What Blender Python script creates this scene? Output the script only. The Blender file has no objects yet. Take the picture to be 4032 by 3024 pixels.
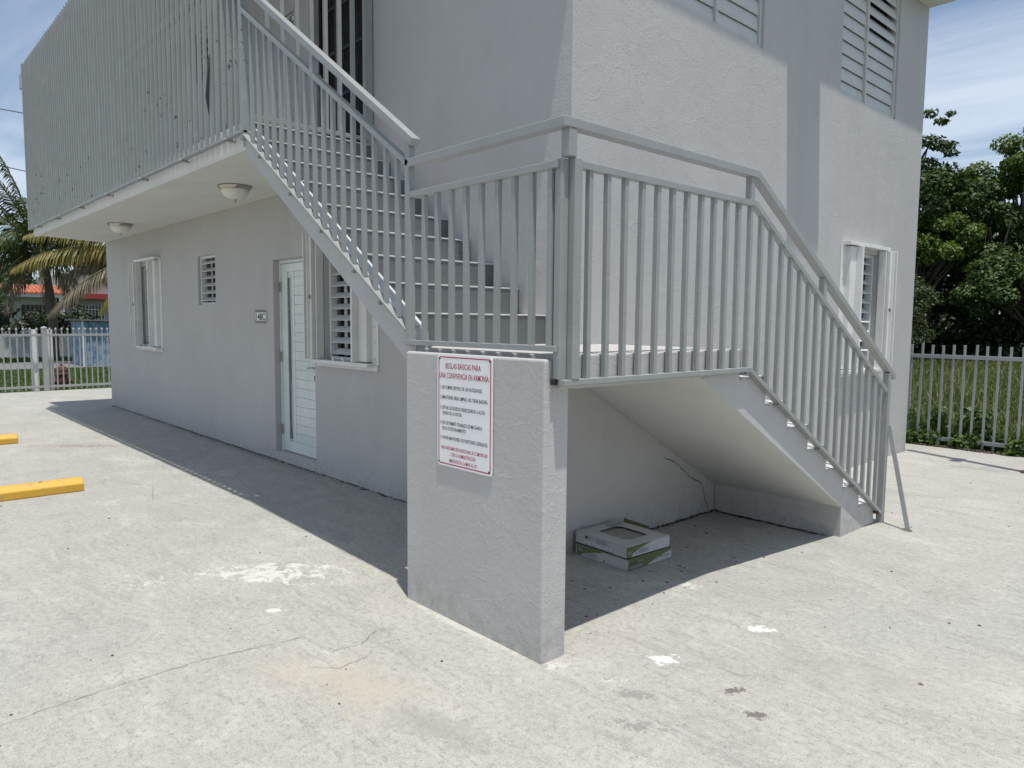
import bpy, bmesh, math, random
from mathutils import Vector, Matrix
random.seed(7)
S = bpy.context.scene
COL = S.collection
R = math.radians

# ------------------------------------------------------------------ camera
cam = bpy.data.cameras.new('camera'); camo = bpy.data.objects.new('camera', cam); COL.objects.link(camo)
cam.sensor_width = 36; cam.lens = 2871.44 / 4032 * 36; cam.clip_start = .05; cam.clip_end = 2000
yaw, pit, rol = R(47.469), R(-4.883), R(.492)
fw = Vector((-math.sin(yaw) * math.cos(pit), math.cos(yaw) * math.cos(pit), math.sin(pit)))
rt = Vector((math.cos(yaw), math.sin(yaw), 0)); up = rt.cross(fw)
r2 = rt * math.cos(rol) + up * math.sin(rol); u2 = -rt * math.sin(rol) + up * math.cos(rol)
m = Matrix((r2, u2, -fw)).transposed().to_4x4(); m.translation = Vector((3.0553, -3.2623, 1.4474))
camo.matrix_world = m
S.camera = camo
S.view_settings.view_transform = 'Standard'; S.view_settings.look = 'None'
S.view_settings.exposure = 0.06
S.cycles.max_bounces = 6; S.cycles.diffuse_bounces = 4; S.cycles.glossy_bounces = 2; S.cycles.transmission_bounces = 2; S.view_settings.gamma = 1
# ------------------------------------------------------------------ sun and sky
SUN = Vector((.2, -.075, 1)).normalized()
sl = bpy.data.lights.new('sun', 'SUN'); sl.energy = 4.5; sl.angle = R(.7); sl.color = (1, .955, .885)
so = bpy.data.objects.new('sun', sl); COL.objects.link(so)
so.rotation_euler = SUN.to_track_quat('Z', 'Y').to_euler(); so.location = (20, -10, 60)
W = bpy.data.worlds.new('World'); S.world = W; W.use_nodes = True
wn, wl = W.node_tree.nodes, W.node_tree.links
bg = wn['Background']; bg.inputs[1].default_value = .114
sky = wn.new('ShaderNodeTexSky'); sky.sky_type = 'NISHITA'; sky.sun_disc = False
sky.sun_elevation = math.asin(SUN.z); sky.sun_rotation = math.atan2(SUN.x, SUN.y)
sky.air_density = 1.0; sky.dust_density = .6; sky.ozone_density = 1.5
tc = wn.new('ShaderNodeTexCoord'); sp = wn.new('ShaderNodeSeparateXYZ'); wl.new(tc.outputs['Generated'], sp.inputs[0])
mx = wn.new('ShaderNodeMath'); mx.operation = 'MAXIMUM'; mx.inputs[1].default_value = .06; wl.new(sp.outputs[2], mx.inputs[0])
dv = wn.new('ShaderNodeVectorMath'); dv.operation = 'DIVIDE'; wl.new(tc.outputs['Generated'], dv.inputs[0])
cb = wn.new('ShaderNodeCombineXYZ')
for i in range(3): wl.new(mx.outputs[0], cb.inputs[i])
wl.new(cb.outputs[0], dv.inputs[1])
mp = wn.new('ShaderNodeMapping'); mp.inputs['Rotation'].default_value = (0, 0, R(62)); mp.inputs['Scale'].default_value = (.28, 1.0, 1)
wl.new(dv.outputs[0], mp.inputs[0])
nz = wn.new('ShaderNodeTexNoise'); nz.inputs['Scale'].default_value = .9; nz.inputs['Detail'].default_value = 7; nz.inputs['Roughness'].default_value = .56
nz.inputs['Distortion'].default_value = .5
wl.new(mp.outputs[0], nz.inputs['Vector'])
cr = wn.new('ShaderNodeValToRGB'); cr.color_ramp.elements[0].position = .40; cr.color_ramp.elements[1].position = .66
cr.color_ramp.elements[0].color = (.08, .08, .08, 1); cr.color_ramp.elements[1].color = (.80, .80, .80, 1)
wl.new(nz.outputs[0], cr.inputs[0])
mw = wn.new('ShaderNodeMixRGB'); wl.new(cr.outputs[0], mw.inputs[0]); wl.new(sky.outputs[0], mw.inputs[1]); mw.inputs[2].default_value = (6.5, 7.2, 8.3, 1)
wl.new(mw.outputs[0], bg.inputs[0])

# ------------------------------------------------------------------ materials
MAT = {}
def new_mat(name):
    mt = bpy.data.materials.new(name); mt.use_nodes = True; MAT[name] = mt
    return mt, mt.node_tree.nodes, mt.node_tree.links, mt.node_tree.nodes['Principled BSDF']
def coords(n, l, scale=(1, 1, 1), kind='Object'):
    t = n.new('ShaderNodeTexCoord'); mpn = n.new('ShaderNodeMapping'); mpn.inputs['Scale'].default_value = scale
    l.new(t.outputs[kind], mpn.inputs[0]); return mpn.outputs[0]
def noise(n, l, vec, scale, detail=4, rough=.55, dist=0):
    t = n.new('ShaderNodeTexNoise'); t.inputs['Scale'].default_value = scale; t.inputs['Detail'].default_value = detail
    t.inputs['Roughness'].default_value = rough; t.inputs['Distortion'].default_value = dist; l.new(vec, t.inputs['Vector']); return t.outputs[0]
def ramp(n, l, fac, stops):
    r = n.new('ShaderNodeValToRGB'); e = r.color_ramp.elements
    while len(e) < len(stops): e.new(.5)
    for el, (p, c) in zip(e, stops):
        el.position = p; el.color = (c, c, c, 1) if not hasattr(c, '__len__') else (*c, 1)
    l.new(fac, r.inputs[0]); return r.outputs[0]
def mix(n, l, fac, a, b, mode='MIX'):
    x = n.new('ShaderNodeMixRGB'); x.blend_type = mode
    for s, v in zip(x.inputs, (fac, a, b)):
        if hasattr(v, 'is_linked'): l.new(v, s)
        elif hasattr(v, '__len__'): s.default_value = (*v, 1)
        else: s.default_value = v
    return x.outputs[0]
def bump(n, l, p, h, strength, dist=.01, prev=None):
    b = n.new('ShaderNodeBump'); b.inputs['Strength'].default_value = strength; b.inputs['Distance'].default_value = dist
    l.new(h, b.inputs['Height'])
    if prev is not None: l.new(prev, b.inputs['Normal'])
    l.new(b.outputs[0], p.inputs['Normal']); return b.outputs[0]
def add(n, l, a, b, op='ADD'):
    x = n.new('ShaderNodeMath'); x.operation = op
    for s, v in zip(x.inputs, (a, b)):
        if hasattr(v, 'is_linked'): l.new(v, s)
        else: s.default_value = v
    return x.outputs[0]

def plaster(name, col, coarse=1.0, dirt=.0):
    mt, n, l, p = new_mat(name)
    v = coords(n, l)
    a = noise(n, l, v, 1.3, 6, .6); b = noise(n, l, v, 70, 3, .6); c = noise(n, l, v, 9, 6, .65, .6)
    base = mix(n, l, ramp(n, l, a, [(.3, 0.), (.7, 1.)]), tuple(x * .93 for x in col), tuple(min(1, x * 1.04) for x in col))
    base = mix(n, l, ramp(n, l, c, [(.62, 0.), (.78, .35)]), base, tuple(x * .86 for x in col))
    vs = coords(n, l, (3, 3, .5))
    st = noise(n, l, vs, 1.1, 8, .68, 1.2)
    base = mix(n, l, ramp(n, l, st, [(.50, 0.), (.80, .30)]), base, (col[0] * .74, col[1] * .73, col[2] * .70))
    sm_ = ramp(n, l, noise(n, l, v, 3.2, 7, .72, 1.0), [(.58, 0.), (.66, .20)])
    base = mix(n, l, sm_, base, tuple(min(1, x * 1.12) for x in col))
    spz = n.new('ShaderNodeSeparateXYZ'); l.new(n.new('ShaderNodeNewGeometry').outputs['Position'], spz.inputs[0])
    mrz = n.new('ShaderNodeMapRange'); mrz.inputs['From Min'].default_value = .30; mrz.inputs['From Max'].default_value = .0; l.new(spz.outputs[2], mrz.inputs['Value'])
    spl = add(n, l, mrz.outputs[0], ramp(n, l, noise(n, l, v, 16, 6, .75), [(.42, 0.), (.62, .55)]), 'MULTIPLY')
    base = mix(n, l, spl, base, (.27, .255, .225))
    l.new(base, p.inputs['Base Color']); p.inputs['Roughness'].default_value = .62
    # patched trowel ridges
    w = n.new('ShaderNodeTexVoronoi'); w.feature = 'DISTANCE_TO_EDGE'; w.inputs['Scale'].default_value = 1.1
    dvv = n.new('ShaderNodeVectorMath'); dvv.operation = 'ADD'
    dn = n.new('ShaderNodeTexNoise'); dn.inputs['Scale'].default_value = 3.0; dn.inputs['Detail'].default_value = 6; l.new(v, dn.inputs['Vector'])
    l.new(v, dvv.inputs[0]); l.new(dn.outputs[1], dvv.inputs[1]); l.new(dvv.outputs[0], w.inputs['Vector'])
    ridge = ramp(n, l, w.outputs[0], [(0., 1.), (.02, 0.)])
    lump = ramp(n, l, noise(n, l, v, 55, 4, .55), [(.60, 0.), (.74, 1.)])
    patch = ramp(n, l, noise(n, l, v, 2.1, 3, .5), [(.42, .15), (.6, 1.)])
    h = add(n, l, add(n, l, b, .25 * coarse, 'MULTIPLY'), add(n, l, c, .55 * coarse, 'MULTIPLY'))
    h = add(n, l, h, add(n, l, add(n, l, lump, patch, 'MULTIPLY'), .55 * coarse, 'MULTIPLY'))
    h = add(n, l, h, add(n, l, ridge, .10 * coarse, 'MULTIPLY'))
    bump(n, l, p, h, .5, .008)
    return mt
plaster('wall_paint', (.455, .448, .437), 1.6)
plaster('pier_paint', (.464, .456, .443), 1.4)
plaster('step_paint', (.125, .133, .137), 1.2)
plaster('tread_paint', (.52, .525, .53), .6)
plaster('soffit_paint', (.66, .655, .63), .35)

def metal_paint(name, col, chips=0., rough=.45, chipcol=(.03, .035, .04)):
    mt, n, l, p = new_mat(name)
    ge = n.new('ShaderNodeNewGeometry'); v = ge.outputs['Position']
    a = noise(n, l, v, 6, 5, .6)
    base = mix(n, l, ramp(n, l, a, [(.3, 0.), (.75, 1.)]), tuple(x * .92 for x in col), tuple(min(1, x * 1.06) for x in col))
    vs = coords(n, l, (12, 12, 1.2)); st = noise(n, l, vs, 2.5, 4, .6)
    base = mix(n, l, ramp(n, l, st, [(.55, 0.), (.8, .3)]), base, tuple(x * .75 for x in col))
    if chips:
        c = noise(n, l, v, 22, 5, .7)
        msk = ramp(n, l, c, [(chips, 0.), (chips + .012, 1.)])
        sp_ = n.new('ShaderNodeSeparateXYZ'); l.new(v, sp_.inputs[0])
        mr = n.new('ShaderNodeMapRange'); mr.inputs['From Min'].default_value = 3.75; mr.inputs['From Max'].default_value = 2.85
        l.new(sp_.outputs[2], mr.inputs['Value'])
        wide = ramp(n, l, noise(n, l, v, 1.6, 2, .5), [(.42, 0.), (.6, 1.)])
        f = add(n, l, add(n, l, msk, mr.outputs[0], 'MULTIPLY'), wide, 'MULTIPLY')
        f = ramp(n, l, f, [(.2, 0.), (.3, 1.)])
        base = mix(n, l, f, base, chipcol)
    if name in ('rail_paint', 'fence_grey', 'fence_white'):
        rs = ramp(n, l, noise(n, l, v, 13, 5, .75), [(.70, 0.), (.74, .75)])
        base = mix(n, l, rs, base, (.13, .085, .055))
        ls = ramp(n, l, noise(n, l, v, 30, 4, .7), [(.66, 0.), (.70, .5)])
        base = mix(n, l, ls, base, tuple(min(1, x * 1.7) for x in col))
    if name == 'yellow_paint':
        base = mix(n, l, ramp(n, l, noise(n, l, v, 9, 7, .75, .6), [(.54, 0.), (.68, .75)]), base, (.30, .24, .13))
        base = mix(n, l, ramp(n, l, noise(n, l, v, 26, 5, .7), [(.62, 0.), (.68, .8)]), base, (.33, .32, .29))
    l.new(base, p.inputs['Base Color']); p.inputs['Roughness'].default_value = rough
    h = noise(n, l, v, 45, 3, .6)
    bump(n, l, p, h, .25, .003)
    return mt
metal_paint('rail_paint', (.285, .298, .292))
metal_paint('screen_paint', (.275, .295, .29), .615)
metal_paint('fence_white', (.34, .35, .35), .66)
metal_paint('post_white', (.78, .79, .80))
metal_paint('fence_grey', (.29, .31, .32))
metal_paint('shutter_white', (.70, .70, .68), rough=.35)
metal_paint('louver_white', (.66, .68, .68), rough=.4)
metal_paint('louver_grey', (.52, .53, .515), rough=.45)
metal_paint('door_white', (.66, .71, .69), rough=.22)
metal_paint('iron_black', (.012, .012, .013), rough=.5)
metal_paint('yellow_paint', (.62, .36, .04), rough=.6)
metal_paint('rust', (.10, .045, .03), rough=.8)

def simple(name, col, rough=.6, metal=0., var=.12, scale=8, bmp=.0):
    mt, n, l, p = new_mat(name)
    v = coords(n, l); a = noise(n, l, v, scale, 5, .6)
    l.new(mix(n, l, ramp(n, l, a, [(.3, 0.), (.7, 1.)]), tuple(x * (1 - var) for x in col), tuple(min(1, x * (1 + var)) for x in col)), p.inputs['Base Color'])
    p.inputs['Roughness'].default_value = rough; p.inputs['Metallic'].default_value = metal
    if bmp: bump(n, l, p, noise(n, l, v, scale * 6, 3), bmp, .005)
    return mt
simple('nickel', (.45, .42, .38), .28, 1)
simple('bowl_glass', (.72, .72, .68), .35, 0, .06, 14)
simple('door_glass', (.10, .14, .14), .08)
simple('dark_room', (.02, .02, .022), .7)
simple('sign_white', (.80, .80, .80), .35, 0, .03)
simple('print_red', (.42, .025, .045), .5)
simple('print_black', (.012, .012, .014), .5)
simple('print_grey', (.25, .26, .28), .6)
simple('tile_brown', (.16, .12, .09), .4, 0, .5, 120)
simple('carton_white', (.44, .44, .43), .7, 0, .06, 10)
simple('carton_green', (.125, .135, .05), .7, 0, .1, 10)
simple('floor_tile', (.28, .26, .23), .45, 0, .18, 30)
simple('paint_white', (.52, .525, .515), .7, 0, .12, 40)
simple('stain_dark', (.24, .235, .225), .9, 0, .2, 40)
simple('stain_purple', (.16, .12, .14), .9, 0, .4, 60)
simple('crack_dark', (.05, .045, .04), .95)
simple('litter', (.09, .07, .05), .9, 0, .5, 30)
simple('lot_dirt', (.10, .085, .06), .95, 0, .3, 6)
simple('asphalt', (.16, .16, .155), .9, 0, .15, 5, .3)
simple('terracotta', (.42, .13, .06), .75, 0, .25, 4)
simple('house_wall', (.42, .43, .42), .8, 0, .1, 2)
simple('house_wall_tan', (.30, .28, .25), .8, 0, .1, 2)
simple('house_red', (.30, .03, .03), .6)
simple('boundary_wall', (.55, .56, .56), .8, 0, .12, 2, .2)
simple('glass_dark', (.02, .025, .03), .1)
simple('bark', (.12, .105, .085), .9, 0, .35, 14, .5)
simple('wire', (.02, .02, .02), .6)

mt, n, l, p = new_mat('shed_blue')
v = coords(n, l)
c = ramp(n, l, noise(n, l, v, 5, 6, .7), [(.40, (.10, .19, .33)), (.50, (.20, .30, .42)), (.60, (.36, .42, .46)), (.72, (.12, .24, .22))])
l.new(c, p.inputs['Base Color']); p.inputs['Roughness'].default_value = .7

# concrete yard
mt, n, l, p = new_mat('concrete')
v = coords(n, l)
vr = n.new('ShaderNodeMapping'); vr.inputs['Rotation'].default_value = (0, 0, R(28)); vr.inputs['Scale'].default_value = (.3, 1.3, 1)
tcn = n.new('ShaderNodeTexCoord'); l.new(tcn.outputs['Object'], vr.inputs[0]); va = vr.outputs[0]
big = noise(n, l, v, .32, 5, .55); mid = noise(n, l, v, 2.3, 10, .75, .8); fine = noise(n, l, v, 34, 8, .8); grit = noise(n, l, v, 150, 3, .7)
base = mix(n, l, ramp(n, l, big, [(.40, 0.), (.60, 1.)]), (0.339, 0.338, 0.312), (0.376, 0.366, 0.326))
base = mix(n, l, ramp(n, l, mid, [(.36, .55), (.49, 0.)]), base, (0.273, 0.270, 0.248))
base = mix(n, l, ramp(n, l, mid, [(.54, 0.), (.64, .7)]), base, (0.445, 0.440, 0.405))
stq = noise(n, l, va, 3.6, 10, .78, .9)
base = mix(n, l, ramp(n, l, stq, [(.55, 0.), (.62, .5)]), base, (0.265, 0.262, 0.242))
base = mix(n, l, ramp(n, l, stq, [(.35, .5), (.44, 0.)]), base, (0.466, 0.460, 0.424))
sp2 = noise(n, l, va, 12, 9, .8, .4)
base = mix(n, l, ramp(n, l, sp2, [(.36, .65), (.44, 0.)]), base, (0.228, 0.222, 0.202))
base = mix(n, l, ramp(n, l, sp2, [(.57, 0.), (.66, .6)]), base, (0.506, 0.498, 0.457))
base = mix(n, l, ramp(n, l, fine, [(.36, .85), (.48, 0.)]), base, (0.218, 0.212, 0.190))
base = mix(n, l, ramp(n, l, fine, [(.54, 0.), (.68, .65)]), base, (0.526, 0.515, 0.471))
base = mix(n, l, ramp(n, l, grit, [(.32, .95), (.42, 0.)]), base, (0.132, 0.127, 0.114))
base = mix(n, l, ramp(n, l, grit, [(.60, 0.), (.68, .65)]), base, (0.607, 0.595, 0.547))
sm = noise(n, l, v, .8, 6, .7, .4); base = mix(n, l, ramp(n, l, sm, [(.60, 0.), (.70, .35)]), base, (0.248, 0.246, 0.228))
bg_ = noise(n, l, v, .75, 4, .6, .5); base = mix(n, l, ramp(n, l, bg_, [(.58, 0.), (.70, .22)]), base, (0.405, 0.372, 0.295))
def spot(base, cx, cy, rx, ry, rot, col, ns, k=1.0, lo=.45, hi=.56, amt=.9, ang=None):
    mpn = n.new('ShaderNodeMapping'); mpn.vector_type = 'TEXTURE'
    mpn.inputs['Location'].default_value = (cx, cy, 0); mpn.inputs['Rotation'].default_value = (0, 0, rot); mpn.inputs['Scale'].default_value = (rx, ry, 1)
    t = n.new('ShaderNodeTexCoord'); l.new(t.outputs['Object'], mpn.inputs[0])
    ln = n.new('ShaderNodeVectorMath'); ln.operation = 'LENGTH'; l.new(mpn.outputs[0], ln.inputs[0])
    inv = add(n, l, 1.0, ln.outputs['Value'], 'SUBTRACT')
    src = mpn.outputs[0] if ang is None else v
    nn = noise(n, l, src if ang is not None else v, ns, 8, .75, .6)
    f = add(n, l, add(n, l, inv, .5, 'MULTIPLY'), add(n, l, add(n, l, nn, .5, 'SUBTRACT'), k * 1.6, 'MULTIPLY'))
    f = add(n, l, f, .0, 'ADD')
    gate = ramp(n, l, ln.outputs['Value'], [(.75, 1.), (1.0, 0.)])
    return mix(n, l, add(n, l, ramp(n, l, f, [(lo - .25, 0.), (hi - .25, amt)]), gate, 'MULTIPLY'), base, col)
PW = (0.607, 0.605, 0.571)
base = spot(base, -.86, -1.50, .62, .26, .85, PW, 13, 1.35, .50, .62, .7)
base = spot(base, -1.2, -2.1, .7, .3, .6, PW, 16, 1.1, .76, .84, .6)
base = spot(base, -.35, -1.746, .05, .035, .8, PW, 12, .5, .35, .42)
base = spot(base, 1.385, -.115, .10, .06, .6, (0.688, 0.690, 0.658), 20, 1.4, .46, .54, .85)
base = spot(base, 1.27, -.72, .11, .065, 1.0, (0.688, 0.690, 0.658), 20, 1.4, .46, .54, .85)
base = spot(base, .84, .12, .16, .09, .5, PW, 22, 1.2, .58, .70, .6)
base = spot(base, 1.25, -1.02, .22, .10, .5, PW, 30, 1.3, .74, .80, .7)
base = spot(base, 1.37, -1.05, .13, .06, .6, (0.202, 0.200, 0.189), 20, 1.0, .48, .56, .7)
base = spot(base, 1.52, -1.22, .20, .08, .6, (0.202, 0.200, 0.189), 24, 1.1, .55, .62, .7)
base = spot(base, 1.613, -.731, .07, .045, 1.2, (0.132, 0.105, 0.106), 30, 1.0, .44, .52)
base = spot(base, 1.764, -.832, .07, .045, .4, (0.132, 0.105, 0.106), 30, 1.0, .44, .52)
base = spot(base, -6.3, -1.35, .9, .22, .9, (0.243, 0.170, 0.150), 30, 1.2, .54, .62, .7)
base = spot(base, .55, -1.85, .7, .30, .5, (0.405, 0.365, 0.290), 3, .8, .35, .7, .55)
base = spot(base, 1.05, -1.75, .45, .2, .4, (0.223, 0.215, 0.194), 7, .9, .45, .7, .5)
base = spot(base, .45, -1.16, .62, .06, 0., (0.506, 0.495, 0.455), 16, 1.0, .40, .62, .6)
base = spot(base, 1.0, -1.12, .10, .12, .3, PW, 22, 1.1, .56, .7, .5)
base = spot(base, .9, 5.2, .6, .3, .2, (0.243, 0.240, 0.227), 9, 1.0, .5, .62, .7)
base = spot(base, 2.6, 3.3, .9, .5, .4, (0.253, 0.248, 0.232), 9, 1.0, .52, .64, .6)
base = spot(base, -5.2, -.03, 5.2, .12, 0., (0.172, 0.160, 0.136), 11, 1.0, .45, .6, .6)
# hairline map cracking
vc = n.new('ShaderNodeTexVoronoi'); vc.feature = 'DISTANCE_TO_EDGE'; vc.inputs['Scale'].default_value = .8
dn = n.new('ShaderNodeTexNoise'); dn.inputs['Scale'].default_value = 2.2; dn.inputs['Detail'].default_value = 8; dn.inputs['Roughness'].default_value = .7; l.new(v, dn.inputs['Vector'])
ad = n.new('ShaderNodeVectorMath'); ad.operation = 'ADD'; l.new(v, ad.inputs[0]); l.new(dn.outputs[1], ad.inputs[1]); l.new(ad.outputs[0], vc.inputs['Vector'])
hair = ramp(n, l, vc.outputs[0], [(0., 1.), (.004, 0.)]); brk = ramp(n, l, noise(n, l, v, 1.3, 4, .6), [(.50, 0.), (.58, .55)])
base = mix(n, l, add(n, l, hair, brk, 'MULTIPLY'), base, (0.172, 0.160, 0.138))
l.new(base, p.inputs['Base Color']); p.inputs['Roughness'].default_value = .85
nb = bump(n, l, p, add(n, l, add(n, l, fine, .6, 'MULTIPLY'), add(n, l, grit, .35, 'MULTIPLY')), .5, .006)

# grass ground and leaves
mt, n, l, p = new_mat('lawn_soil')
v = coords(n, l)
l.new(ramp(n, l, noise(n, l, v, 1.5, 8, .7), [(.3, (.035, .05, .014)), (.55, (.06, .085, .022)), (.75, (.10, .10, .04))]), p.inputs['Base Color'])
p.inputs['Roughness'].default_value = .95
bump(n, l, p, noise(n, l, v, 20, 6, .7), .8, .05)
def leafmat(name, c1, c2, trans=.35, scale=.7, rough=.55):
    mt, n, l, p = new_mat(name)
    v = coords(n, l); a = noise(n, l, v, scale, 5, .7)
    c = ramp(n, l, a, [(.32, c1), (.68, c2)])
    l.new(c, p.inputs['Base Color']); p.inputs['Roughness'].default_value = rough
    t = n.new('ShaderNodeBsdfTranslucent'); l.new(mix(n, l, 1., c, (1.0, 1.0, .55), 'MULTIPLY'), t.inputs[0])
    mxs = n.new('ShaderNodeMixShader'); mxs.inputs[0].default_value = trans
    l.new(p.outputs[0], mxs.inputs[1]); l.new(t.outputs[0], mxs.inputs[2])
    l.new(mxs.outputs[0], n['Material Output'].inputs[0])
leafmat('leaf_bright', (.055, .105, .012), (.12, .18, .022))
leafmat('leaf_mid', (.032, .066, .012), (.068, .112, .02), .3)
leafmat('leaf_dark', (.012, .026, .007), (.03, .052, .012), .2)
leafmat('leaf_fine', (.038, .062, .02), (.07, .10, .032), .25)
leafmat('grass_blade', (.055, .095, .016), (.12, .15, .04), .35, .8)
leafmat('grass_dry', (.16, .16, .05), (.22, .20, .08), .3)
leafmat('lawn_blade', (.05, .10, .015), (.10, .16, .03), .35, 1.2)
leafmat('weed_leaf', (.05, .10, .015), (.10, .17, .03), .35, 3)
leafmat('palm_green', (.045, .070, .018), (.09, .11, .03), .25, 1.2)
leafmat('palm_yellow', (.28, .22, .04), (.17, .16, .035), .3, 1.5)
leafmat('palm_dry', (.20, .165, .10), (.11, .09, .055), .15, 2)
leafmat('hedge_leaf', (.018, .030, .010), (.040, .055, .014), .2, 1.2)

# ------------------------------------------------------------------ mesh helpers
ORG = {}
class MB:
    def __init__(s): s.v = []; s.f = []
    def quad(s, *p):
        i = len(s.v); s.v += [tuple(q) for q in p]; s.f.append(tuple(range(i, i + len(p)))); return s
    def box(s, x0, x1, y0, y1, z0, z1):
        i = len(s.v)
        s.v += [(x, y, z) for z in (z0, z1) for y in (y0, y1) for x in (x0, x1)]
        s.f += [tuple(i + k for k in q) for q in ((0, 2, 3, 1), (4, 5, 7, 6), (0, 1, 5, 4), (2, 6, 7, 3), (0, 4, 6, 2), (1, 3, 7, 5))]; return s
    def bar(s, a, b, w, h, side=None):
        """rectangular bar a->b; w along side, h along the third axis"""
        a, b = Vector(a), Vector(b); d = (b - a).normalized()
        sd = Vector(side) if side else (Vector((0, 0, 1)).cross(d) if abs(d.z) < .95 else Vector((1, 0, 0)))
        sd = (sd - d * sd.dot(d)).normalized(); t = d.cross(sd)
        i = len(s.v)
        for q in (a, b):
            for u, k in ((-1, -1), (1, -1), (1, 1), (-1, 1)): s.v.append(tuple(q + sd * u * w / 2 + t * k * h / 2))
        s.f += [tuple(i + k for k in q) for q in ((3, 2, 1, 0), (4, 5, 6, 7), (0, 1, 5, 4), (1, 2, 6, 5), (2, 3, 7, 6), (3, 0, 4, 7))]; return s
    def prism(s, poly, fn, a, b):
        """poly of 2d points; fn(u,v,t)->xyz; extruded from t=a to t=b"""
        i = len(s.v); k = len(poly)
        s.v += [fn(u, w, a) for u, w in poly] + [fn(u, w, b) for u, w in poly]
        s.f.append(tuple(i + j for j in range(k))[::-1]); s.f.append(tuple(i + k + j for j in range(k)))
        for j in range(k): s.f.append((i + j, i + (j + 1) % k, i + k + (j + 1) % k, i + k + j))
        return s
    def lathe(s, prof, seg=24, c=(0, 0, 0)):
        i = len(s.v)
        for r, z in prof:
            for k in range(seg):
                a = 2 * math.pi * k / seg; s.v.append((c[0] + r * math.cos(a), c[1] + r * math.sin(a), c[2] + z))
        for j in range(len(prof) - 1):
            for k in range(seg):
                s.f.append((i + j * seg + k, i + j * seg + (k + 1) % seg, i + (j + 1) * seg + (k + 1) % seg, i + (j + 1) * seg + k))
        return s
    def tube(s, pts, rad, seg=8):
        i = len(s.v); pts = [Vector(q) for q in pts]
        rad = rad if hasattr(rad, '__len__') else [rad] * len(pts)
        for j, q in enumerate(pts):
            d = (pts[min(j + 1, len(pts) - 1)] - pts[max(j - 1, 0)]).normalized()
            sd = d.cross(Vector((.13, .31, .94))).normalized(); t = d.cross(sd)
            for k in range(seg):
                a = 2 * math.pi * k / seg; s.v.append(tuple(q + (sd * math.cos(a) + t * math.sin(a)) * rad[j]))
        for j in range(len(pts) - 1):
            for k in range(seg):
                s.f.append((i + j * seg + k, i + j * seg + (k + 1) % seg, i + (j + 1) * seg + (k + 1) % seg, i + (j + 1) * seg + k))
        s.f.append(tuple(i + k for k in range(seg))[::-1]); s.f.append(tuple(i + (len(pts) - 1) * seg + k for k in range(seg))); return s
    def mesh(s, name, mat, org=(0, 0, 0), fix=True):
        me = bpy.data.meshes.new(name)
        me.from_pydata([(x - org[0], y - org[1], z - org[2]) for x, y, z in s.v], [], s.f)
        if fix:
            bm = bmesh.new(); bm.from_mesh(me); bmesh.ops.recalc_face_normals(bm, faces=bm.faces); bm.to_mesh(me); bm.free()
        me.materials.append(MAT[mat]); return me
    def build(s, name, mat, parent=None, smooth=False, bevel=0, fix=True, loc=None, seg=2):
        org = ORG.get(parent.name, (0, 0, 0)) if parent else (loc or (0, 0, 0))
        me = s.mesh(name, mat, org, fix)
        if smooth: me.polygons.foreach_set('use_smooth', [True] * len(me.polygons))
        o = bpy.data.objects.new(name, me); COL.objects.link(o); ORG[o.name] = org
        if parent: o.parent = parent
        else: o.location = org
        if bevel: bev(o, bevel, seg)
        return o
def bev(o, w, seg=2):
    b = o.modifiers.new('bevel', 'BEVEL'); b.width = w; b.segments = seg; b.limit_method = 'ANGLE'; b.angle_limit = R(40); b.harden_normals = False
def tag(o, label=None, cat=None, group=None, kind=None):
    for k, x in (('label', label), ('category', cat), ('group', group), ('kind', kind)):
        if x: o[k] = x
    return o
def thing(name, loc, label, cat, group=None):
    o = bpy.data.objects.new(name, None); COL.objects.link(o); o.location = loc; o.empty_display_size = .1
    ORG[o.name] = tuple(loc); return tag(o, label, cat, group)
def inst(src, parent, off):
    """copy of a part (shares its mesh) moved by off"""
    c = src.copy(); COL.objects.link(c); c.parent = parent; ORG[c.name] = ORG[src.name]
    c.location = Vector(src.location) + Vector(off); return c

def text_mesh(s, fn, u0, u1, v_base, cap, name, mat, parent, bold=.0):
    """letters as flat mesh: width fitted u0..u1, cap height in v; fn(u,v)->xyz"""
    def raw(t):
        cu = bpy.data.curves.new('t', 'FONT'); cu.body = t; cu.size = 1; cu.offset = bold; cu.resolution_u = 3
        ob = bpy.data.objects.new('t', cu); COL.objects.link(ob)
        dg = bpy.context.evaluated_depsgraph_get(); me = bpy.data.meshes.new_from_object(ob.evaluated_get(dg))
        vs = [tuple(q.co) for q in me.vertices]; fs = [tuple(q.vertices) for q in me.polygons]
        bpy.data.objects.remove(ob); bpy.data.curves.remove(cu); bpy.data.meshes.remove(me); return vs, fs
    hv, _ = raw('H'); capraw = max(q[1] for q in hv) - min(q[1] for q in hv)
    vs, fs = raw(s)
    x0 = min(q[0] for q in vs); x1 = max(q[0] for q in vs)
    mb = MB(); mb.v = [fn(u0 + (q[0] - x0) / (x1 - x0) * (u1 - u0), v_base + q[1] / capraw * cap) for q in vs]; mb.f = fs
    return mb.build(name, mat, parent, fix=False)

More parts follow.
